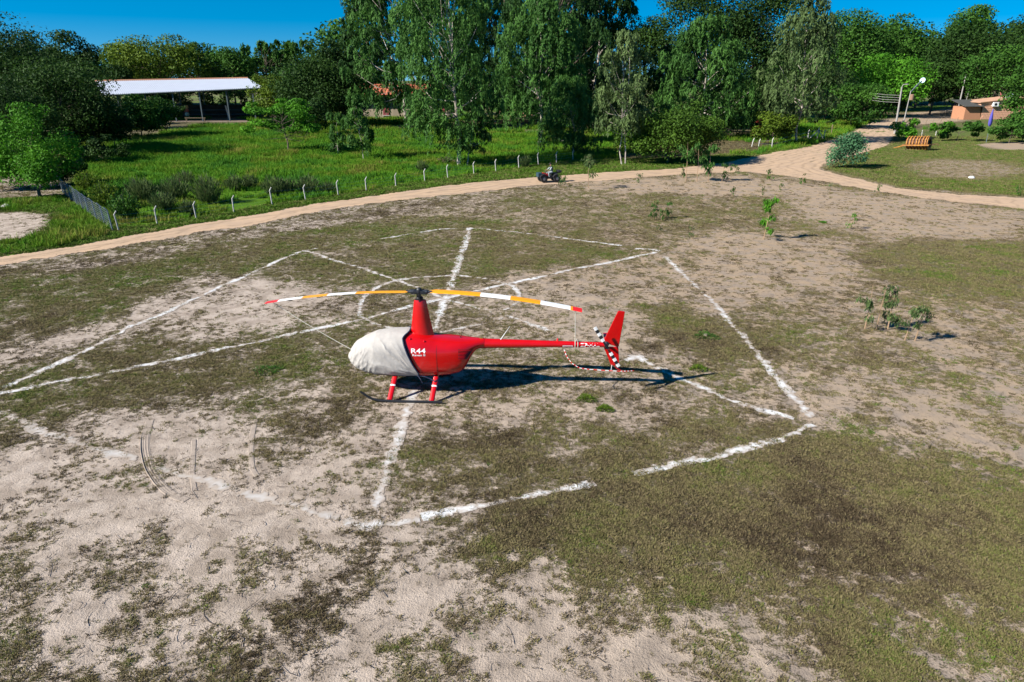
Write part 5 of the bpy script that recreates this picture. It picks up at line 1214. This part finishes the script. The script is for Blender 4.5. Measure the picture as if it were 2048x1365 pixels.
sapling(1540, 362, 338, 18, 'small sapling standing at the road fork', 'mid', 44)
sapling(1606, 371, 347, 16, 'small sapling right of the road fork, on the road shoulder', 'mid', 40)
sapling(1465, 394, 374, 16, 'tiny dark sapling on pale sand below the road', 'mid', 34)
sapling(1527, 392, 372, 10, 'tiny sapling on pale sand above the tallest sapling', 'mid', 20)
sapling(1660, 382, 366, 10, 'tiny brown sapling at the near edge of the right road branch', 'grey', 16)
sapling(1756, 386, 369, 16, 'tiny sapling at the near edge of the road branch, right side', 'mid', 30)
sapling(1126, 374, 350, 26, 'low green sapling touching the dirt road just right of the quad bike', 'mid', 60)
sapling(1278, 366, 344, 18, 'faint grey sapling at the road edge left of the dense bushy sapling', 'grey', 34)
sapling(1560, 380, 366, 12, 'tiny low sapling below the road fork', 'mid', 22)
sapling(2035, 392, 370, 16, 'small sapling on the road shoulder at the right picture edge', 'mid', 40)
# ------------------------------------------------------------------ tussocks of tall grass along the fence
MREED = tonemat('tussock_blades', [(0, (.05, .08, .02)), (.5, (.07, .12, .03)), (1, (.13, .15, .06))])
LM['reed'] = leafmat('reed_blades', (.035, .07, .018), (.115, .155, .055))
tus = [(215, 418, 70, 60, 'bushy yellow green tussock behind the mesh fence corner', 'yell'), (255, 440, 70, 62, 'dark leafy tussock right behind the fence corner post', 'mid'), (285, 405, 70, 55, 'pale tall grass tussock behind the second fence post', 'reed'), (330, 425, 60, 46, 'dark tussock between the second and third fence posts', 'reed'), (352, 400, 75, 48, 'tall grey green tussock left of the biggest round one', 'reed'), (378, 432, 40, 34, 'low tussock at the foot of the third fence post', 'reed'),
 (418, 408, 72, 62, 'biggest round tussock in the meadow near the fourth fence post', 'reed'), (372, 372, 46, 30, 'small tussock behind the biggest round tussock', 'reed'), (470, 382, 44, 32, 'dark tussock left of the muddy patch', 'reed'), (500, 378, 44, 30, 'dark tussock right of the muddy patch', 'reed'), (550, 392, 60, 42, 'grey tussock behind the fifth fence post', 'reed'), (575, 390, 50, 36, 'tussock just right of the fifth fence post', 'reed'),
 (615, 388, 56, 40, 'tussock behind the sixth fence post', 'reed'), (655, 388, 40, 26, 'low tussock between the sixth and seventh fence posts', 'reed'), (845, 345, 30, 26, 'small grey tussock below the nearest white trunk', 'reed'), (1050, 335, 30, 26, 'dry tussock near the last fence posts', 'reed'), (175, 380, 50, 40, 'leafy tussock beside the far end of the mesh fence', 'yell')]
for (u, v, wpx, hpx, lab, m) in tus:
    r = np.random.default_rng(u); p = g(u, v); k = mpp(p.y, 1); W = wpx * k; H = hpx * k * 1.05; n = int(900 * min(1.4, wpx * hpx / 3000) + 200)
    t = thing('grass_tussock', lab, 'tussock', (p.x, p.y, gzf(p.x, p.y)), 0, 'tall grass tussocks along the fence')
    a = r.uniform(0, 6.283, n); q = np.sqrt(r.uniform(0, 1, n)); h_ = r.uniform(.1, 1, n); flr = .35 + .65 * h_
    pos = np.stack([np.cos(a) * q * W * .5 * flr, np.sin(a) * q * W * .4 * flr, H * h_ * (1 - .45 * q ** 2) * r.uniform(.75, 1, n)], 1)
    ax = unit(np.stack([np.cos(a) * q * .7, np.sin(a) * q * .7, np.ones(n)], 1) + r.normal(0, .22 if m == 'reed' else .8, (n, 3)))
    L_ = np.full(n, .45 if m == 'reed' else .22) * r.uniform(.7, 1.3, n)
    link('blades', leaf_mesh('blades', pos, ax, unit(r.normal(0, 1, (n, 3)) + [0, -.4, .2]), L_, L_ * (.12 if m == 'reed' else .45), r.uniform(0, 1, n), LM[m]), t)
    b = MB()
    for k_ in range(7): an = r.uniform(0, 6.28); b.tube([(0, 0, 0), (math.cos(an) * W * .2, math.sin(an) * W * .2, H * .8)], .015, MSTEM, n=3)
    b.build('stalks', t)
for (u, v, wpx, lab, m) in [(1411, 674, 62, 'bright green weed tuft around a clod right of the helicopter tail', 'mid'), (534, 742, 72, 'green weed patch on the ground left of the helicopter nose', 'mid'), (1398, 738, 46, 'small green weed tuft just above the tail fin shadow', 'yell'), (1172, 800, 48, 'olive weed patch below the tail boom shadow', 'yell'), (1646, 446, 18, 'small bright weed tuft left of the lone leaning sapling', 'bright'), (1210, 300 + 520, 40, 'little weed tuft on sand right of the rear skid', 'yell')]:
    r = np.random.default_rng(u); p = g(u, v); W = wpx * mpp(p.y, 0); n = 420
    t = thing('weed_tuft', lab, 'weed', (p.x, p.y, gzf(p.x, p.y)), 0, 'low weed tufts on the field')
    a = r.uniform(0, 6.283, n); q = np.sqrt(r.uniform(0, 1, n)); cl = .5 + .5 * np.sin(a * 3 + u); rad_ = q * W * .5 * (.6 + .4 * cl)
    pos = np.stack([np.cos(a) * rad_, np.sin(a) * rad_, .02 + .06 * (1 - q) + r.uniform(0, .04, n)], 1); ax = unit(np.stack([np.cos(a), np.sin(a), r.uniform(.2, 1.6, n)], 1) + r.normal(0, .5, (n, 3)))
    link('leaves', leaf_mesh('leaves', pos, ax, unit(r.normal(0, .6, (n, 3)) + [0, 0, 1]), np.full(n, .10) * r.uniform(.6, 1.4, n), np.full(n, .022), r.uniform(0, 1, n), LM[m]), t)
    b = MB()
    for k_ in range(6): an = r.uniform(0, 6.28); b.tube([(0, 0, 0), (math.cos(an) * W * .3, math.sin(an) * W * .3, .04)], .004, MSTEM, n=3)
    b.build('runner', t)
# ------------------------------------------------------------------ brush pile, rocks, red flowering shrub
p = g(897, 329); t = thing('brush_pile', 'brown pile of dry branches at the foot of the white eucalyptus trunk', 'branches', (p.x, p.y, 0)); b = MB(); r = np.random.default_rng(3)
for k in range(90):
    a = r.uniform(0, 6.28); c = Vector((r.normal(0, .6), r.normal(0, .4), abs(r.normal(.35, .25)))); d = Vector((math.cos(a), math.sin(a), r.normal(.15, .4))) * r.uniform(.3, .9); b.tube([c - d * .5, c + Vector((0, 0, .05)), c + d * .5], [.02, .02, .008], MTWB if 'MTWB' in globals() else MWOOD, n=4, caps=False)
o = b.build('branches', t); o['kind'] = 'stuff'
def rock(u, v, s, label, col):
    p = g(u, v); bm = bmesh.new(); bmesh.ops.create_icosphere(bm, subdivisions=2, radius=s)
    for w_ in bm.verts: f = 1 + .35 * (float(vnoise(w_.co.x * 3 / s, w_.co.y * 3 / s + w_.co.z * 5 / s, int(u))) - .5); w_.co *= f; w_.co.z *= .6
    me = D.meshes.new('rock'); bm.to_mesh(me); bm.free(); me.materials.append(mat('rock_stone', col, .9, noise=.3, nscale=6, bump=.4)); o = link('rock', me, None, (p.x, p.y, gzf(p.x, p.y) + s * .25)); tag(o, label, 'rock')
rock(1411, 672, .11, 'pale clod in the green tuft right of the helicopter tail', (.22, .18, .14))
rock(1943, 357, .28, 'small white stone on the lawn at right', (.75, .75, .72)); rock(13, 415, .35, 'grey rock on the grass at the left picture edge', (.35, .34, .32))
p = g(1511, 285); pr = broad(1511, 238, 284, 30, 84, 'red flowering shrub glowing in the shade left of the road bend', 'dark', name='flowering_shrub', cat='shrub')
LM['redf'] = leafmat('red_flowers', (.35, .05, .03), (.65, .14, .08)); n = 240; r = np.random.default_rng(8); yy = YM(84)
c = Vector((0, 0, at(1511, 260, yy).z)); pos = np.array([tuple(c)] * n) + r.normal(0, 1, (n, 3)) * [.35, .35, .75]; pos[:, 1] -= .5
link('flowers', leaf_mesh('flowers', pos, unit(r.normal(0, 1, (n, 3))), unit(r.normal(0, .5, (n, 3)) + [-.6, -.6, .4]), np.full(n, .3), np.full(n, .24), r.uniform(0, 1, n), LM['redf']), pr)
# ------------------------------------------------------------------ farm roller
MRUST = mat('rusty_yellow_iron', (.44, .20, .025), .75, noise=1, nscale=4, col2=(.24, .09, .03)); MRUSTD = mat('dark_rust', (.10, .045, .025), .85)
p = g(1835, 300); k = mpp(p.y, 1); rl = thing('field_roller', 'rusty yellow ribbed field roller lying on the lawn by the road', 'roller', (p.x, p.y, 0), R(-48))
Lr, rr_ = 20 * k, 13 * k
b = MB(); b.lathe([(rr_ * .82, -Lr), (rr_ * .82, Lr)], (0, 0, rr_), (1, 0, 0), MRUSTD, 20); b.lathe([(rr_ * .55, Lr - .3), (rr_ * .82, Lr)], (0, 0, rr_), (1, 0, 0), MRUSTD, 20); b.build('drum', rl, smooth=True)
for i in range(7):
    x = -Lr + (i + .5 + rs.normal(0, .06)) * 2 * Lr / 7; b = MB(); b.lathe([(rr_ * .8, -.07), (rr_, -.06), (rr_, .06), (rr_ * .8, .07)], (x, 0, rr_), (1, 0, 0), MRUST, 20)
    for q in range(12): an = 2 * math.pi * q / 12; b.box((x, math.cos(an) * rr_, rr_ + math.sin(an) * rr_), (.16, .12, .12), MRUST, Matrix.Rotation(an, 3, 'X'))
    b.build('ring', rl)
rl.rotation_euler = (0, R(-4), R(-48))
b = MB(); b.lathe([(rr_ * .62, -.05), (rr_ * 1.02, -.04), (rr_ * 1.02, .04), (rr_ * .62, .05)], (Lr + .02, 0, rr_), (1, 0, 0), MRUST, 24); b.build('end_rim', rl)
for s in (-1, 1): b = MB(); b.box((0, s * (rr_ + .18), rr_ * .75), (2 * Lr + .7, .12, .16), MRUST); b.build('frame_beam', rl)
for s in (-1, 1): b = MB(); b.box((s * (Lr + .28), 0, rr_ * .75), (.12, 2 * rr_ + .5, .16), MRUST); b.build('frame_end', rl)
b = MB(); b.tube([(-Lr - .3, -.4, rr_ * .7), (-Lr - 2.0, 0, .15)], .07, MRUST, n=5); b.tube([(-Lr - .3, .4, rr_ * .7), (-Lr - 2.0, 0, .15)], .07, MRUST, n=5); b.build('drawbar', rl)
b = MB(); b.tube([(Lr + .3, 0, rr_ * .7), (Lr + 1.0, .1, rr_ * .9), (Lr + 1.2, .1, rr_ * .6)], .06, MRUSTD, n=5); b.build('hitch', rl)
# ------------------------------------------------------------------ quad bike and rider
p = g(1098, 364); qx, qy = p.x, p.y; qz = gzf(qx, qy) + .02; qa = R(196)
quad = thing('quad_bike', 'red and black quad bike with front box driving along the dirt road', 'quad bike', (qx, qy, qz), qa)
MTY = mat('tyre_rubber', (.012, .012, .013), .9); MPL = mat('black_plastic', (.018, .018, .02), .5); MQR = mat('quad_red_plastic', (.45, .012, .015), .35); MBOX = mat('dark_teal_box', (.02, .05, .07), .5); MSIL = mat('silver_rim', (.35, .35, .36), .35, .8)
for x in (.68, -.66):
    for s in (-1, 1):
        b = MB(); b.lathe([(.17, -.13), (.27, -.14), (.33, -.10), (.34, 0), (.33, .10), (.27, .14), (.17, .13)], (x, .48 * s, .34), (0, 1, 0), MTY, 18)
        for q in range(14): an = 2 * math.pi * q / 14; b.box((x + math.cos(an) * .335, .48 * s, .34 + math.sin(an) * .335), (.04, .22, .04), MTY, Matrix.Rotation(-an, 3, 'Y'))
        wh = b.build('tyre', quad); b = MB(); b.lathe([(0, .02), (.10, .03), (.17, -.01), (.175, -.08)], (x, (.48 + .09) * s, .34), (0, s, 0), MSIL, 14); b.build('rim', wh)
        b = MB(); V = []
        for q in range(8):
            an = R(15 + q * 150 / 7); V += [(x + math.cos(an) * .42, .30 * s, .38 + math.sin(an) * .40), (x + math.cos(an) * .44, .62 * s, .36 + math.sin(an) * .38)]
        V += [(vx, vy, vz + .025) for vx, vy, vz in V]
        b.add(V, [(2 * q, 2 * q + 2, 2 * q + 3, 2 * q + 1) for q in range(7)] + [(16 + 2 * q, 18 + 2 * q, 19 + 2 * q, 17 + 2 * q) for q in range(7)], MPL); b.build('fender', quad)
    b = MB(); b.tube([(x, -.48, .34), (x, .48, .34)], .035, MDK, n=6); b.build('axle', quad)
b = MB(); b.box((0, 0, .46), (1.1, .30, .26), MPL); b.box((.05, 0, .36), (.5, .42, .12), MDK); b.build('chassis', quad, bevel=.03)
b = MB(); b.box((.42, 0, .72), (.62, .34, .22), MQR, Matrix.Rotation(R(-14), 3, 'Y')); b.box((.86, 0, .62), (.34, .46, .20), MQR, Matrix.Rotation(R(14), 3, 'Y')); b.build('front_body', quad, bevel=.05)
b = MB(); b.box((-.38, 0, .80), (.78, .32, .14), MPL); b.build('seat', quad, bevel=.05)
for x0, z0, nm in ((.86, .84, 'front_rack'), (-.88, .84, 'rear_rack')):
    b = MB()
    for q in range(5): b.tube([(x0 - .24, -.32 + .16 * q, z0), (x0 + .24, -.32 + .16 * q, z0)], .014, MPL, n=4)
    for q in (-.24, .24): b.tube([(x0 + q, -.36, z0), (x0 + q, .36, z0)], .016, MPL, n=4)
    b.build(nm, quad)
b = MB(); b.box((1.02, 0, .70), (.42, .72, .40), MBOX); b.build('front_box', quad, bevel=.04)
b = MB(); b.box((-1.0, 0, .98), (.40, .66, .20), MPL); b.build('rear_bag', quad, bevel=.06)
for s in (-1, 1): b = MB(); b.lathe([(.06, 0), (.07, .04), (0, .06)], (.86, .27 * s, .66), (.8, .5 * s, .1), MWHT, 10); b.build('headlight', quad)
b = MB(); b.tube([(.42, 0, .82), (.34, 0, 1.02)], .03, MPL, n=6); b.tube([(.22, .40, 1.04), (.33, .22, 1.05), (.36, 0, 1.02), (.33, -.22, 1.05), (.22, -.40, 1.04)], .018, MPL, n=6); b.build('handlebar', quad)
for s in (-1, 1): b = MB(); b.box((.08, .28 * s, .34), (.5, .18, .04), MDK); b.build('footrest', quad)
# rider
MSKIN = mat('rider_skin', (.34, .18, .12), .6); MSHIRT = mat('light_shirt', (.42, .46, .48), .9); MVEST = mat('dark_vest', (.02, .035, .045), .9); MTRS = mat('grey_trousers', (.26, .29, .32), .9); MBOOT = mat('dark_boot', (.02, .018, .016), .7)
rider = thing('person', 'person in dark vest, light shirt and dark cap riding the quad bike', 'person', (qx, qy, qz), qa)
vs = {}; sk = []
def J(n, co, r, par=None): vs[n] = len(sk); sk.append((co, r, None if par is None else vs[par]))
J('pelvis', (-.30, 0, .93), (.15, .12)); J('belly', (-.27, 0, 1.10), (.15, .115), 'pelvis'); J('chest', (-.20, 0, 1.30), (.16, .12), 'belly'); J('neck0', (-.16, 0, 1.45), (.07, .07), 'chest'); J('neck', (-.13, 0, 1.52), (.055, .055), 'neck0'); J('head', (-.10, 0, 1.61), (.085, .085), 'neck'); J('crown', (-.10, 0, 1.72), (.075, .08), 'head')
for s, q in ((1, 'l'), (-1, 'r')):
    J('sh' + q, (-.17, .19 * s, 1.39), (.065, .065), 'chest'); J('el' + q, (.02, .33 * s, 1.16), (.045, .045), 'sh' + q); J('wr' + q, (.20, .33 * s, 1.10), (.032, .032), 'el' + q)
    J('hip' + q, (-.24, .11 * s, .90), (.095, .09), 'pelvis'); J('kn' + q, (.16, .27 * s, .84), (.065, .065), 'hip' + q); J('an' + q, (.06, .29 * s, .45), (.045, .045), 'kn' + q); J('toe' + q, (.24, .30 * s, .40), (.04, .035), 'an' + q)
me = D.meshes.new('body'); me.from_pydata([q[0] for q in sk], [(q[2], i) for i, q in enumerate(sk) if q[2] is not None], []); bo = link('body', me, rider)
md = bo.modifiers.new('skin', 'SKIN'); sd = me.skin_vertices[0].data
for i, q in enumerate(sk): sd[i].radius = q[1]
sd[0].use_root = True
ss = bo.modifiers.new('sub', 'SUBSURF'); ss.levels = ss.render_levels = 1
bpy.context.view_layer.update(); dg = bpy.context.evaluated_depsgraph_get(); nm = D.meshes.new_from_object(bo.evaluated_get(dg)); bo.modifiers.clear(); bo.data = nm; nm.materials.clear()
for m in (MSKIN, MSHIRT, MVEST, MTRS, MBOOT): nm.materials.append(m)
for f in nm.polygons:
    c = f.center; f.use_smooth = True
    f.material_index = 0 if c.z > 1.47 else 4 if (c.z < .50) else 3 if c.z < .99 else 2 if (abs(c.y) < .18 and c.x < .1) else (0 if c.x > .10 else 1)
b = MB(); b.lathe([(.098, 0), (.10, .03), (.085, .08), (.04, .115), (0, .12)], (-.10, 0, 1.685), (0, 0, 1), mat('dark_cap', (.025, .022, .02), .9), 14); b.box((.02, 0, 1.69), (.13, .13, .015), MVEST); b.build('cap', rider, smooth=True)
b = MB(); b.add([(-.02, -.018, 1.625), (-.02, .018, 1.625), (.015, 0, 1.60), (-.02, 0, 1.655)], [(0, 1, 2), (0, 2, 3), (1, 3, 2)], MSKIN); b.build('nose', rider)
for s in (-1, 1):
    b = MB(); b.lathe([(0, .006), (.012, 0)], (-.020, .034 * s, 1.65), (1, .2 * s, 0), MBLK, 8); b.build('eye', rider)
    b = MB(); b.lathe([(0, .02), (.028, .012), (.03, 0)], (-.115, .085 * s, 1.63), (0, s, 0), MSKIN, 8); b.build('ear', rider)
    b = MB(); b.box((.235, .335 * s, 1.085), (.08, .075, .034), MSKIN)
    for k in range(4): yq = (.305 + .02 * k) * s; b.tube([(.26, yq, 1.085), (.285 - .004 * abs(k - 1.4), yq, 1.07), (.27, yq, 1.03), (.245, yq, 1.03)], [.009, .009, .008, .007], MSKIN, n=5)
    b.tube([(.215, .30 * s, 1.085), (.235, .275 * s, 1.055), (.255, .285 * s, 1.03)], [.011, .010, .008], MSKIN, n=5); b.build('hand', rider)
b = MB(); b.box((-.012, 0, 1.585), (.01, .04, .008), mat('lips', (.25, .09, .08), .6)); b.build('mouth', rider)
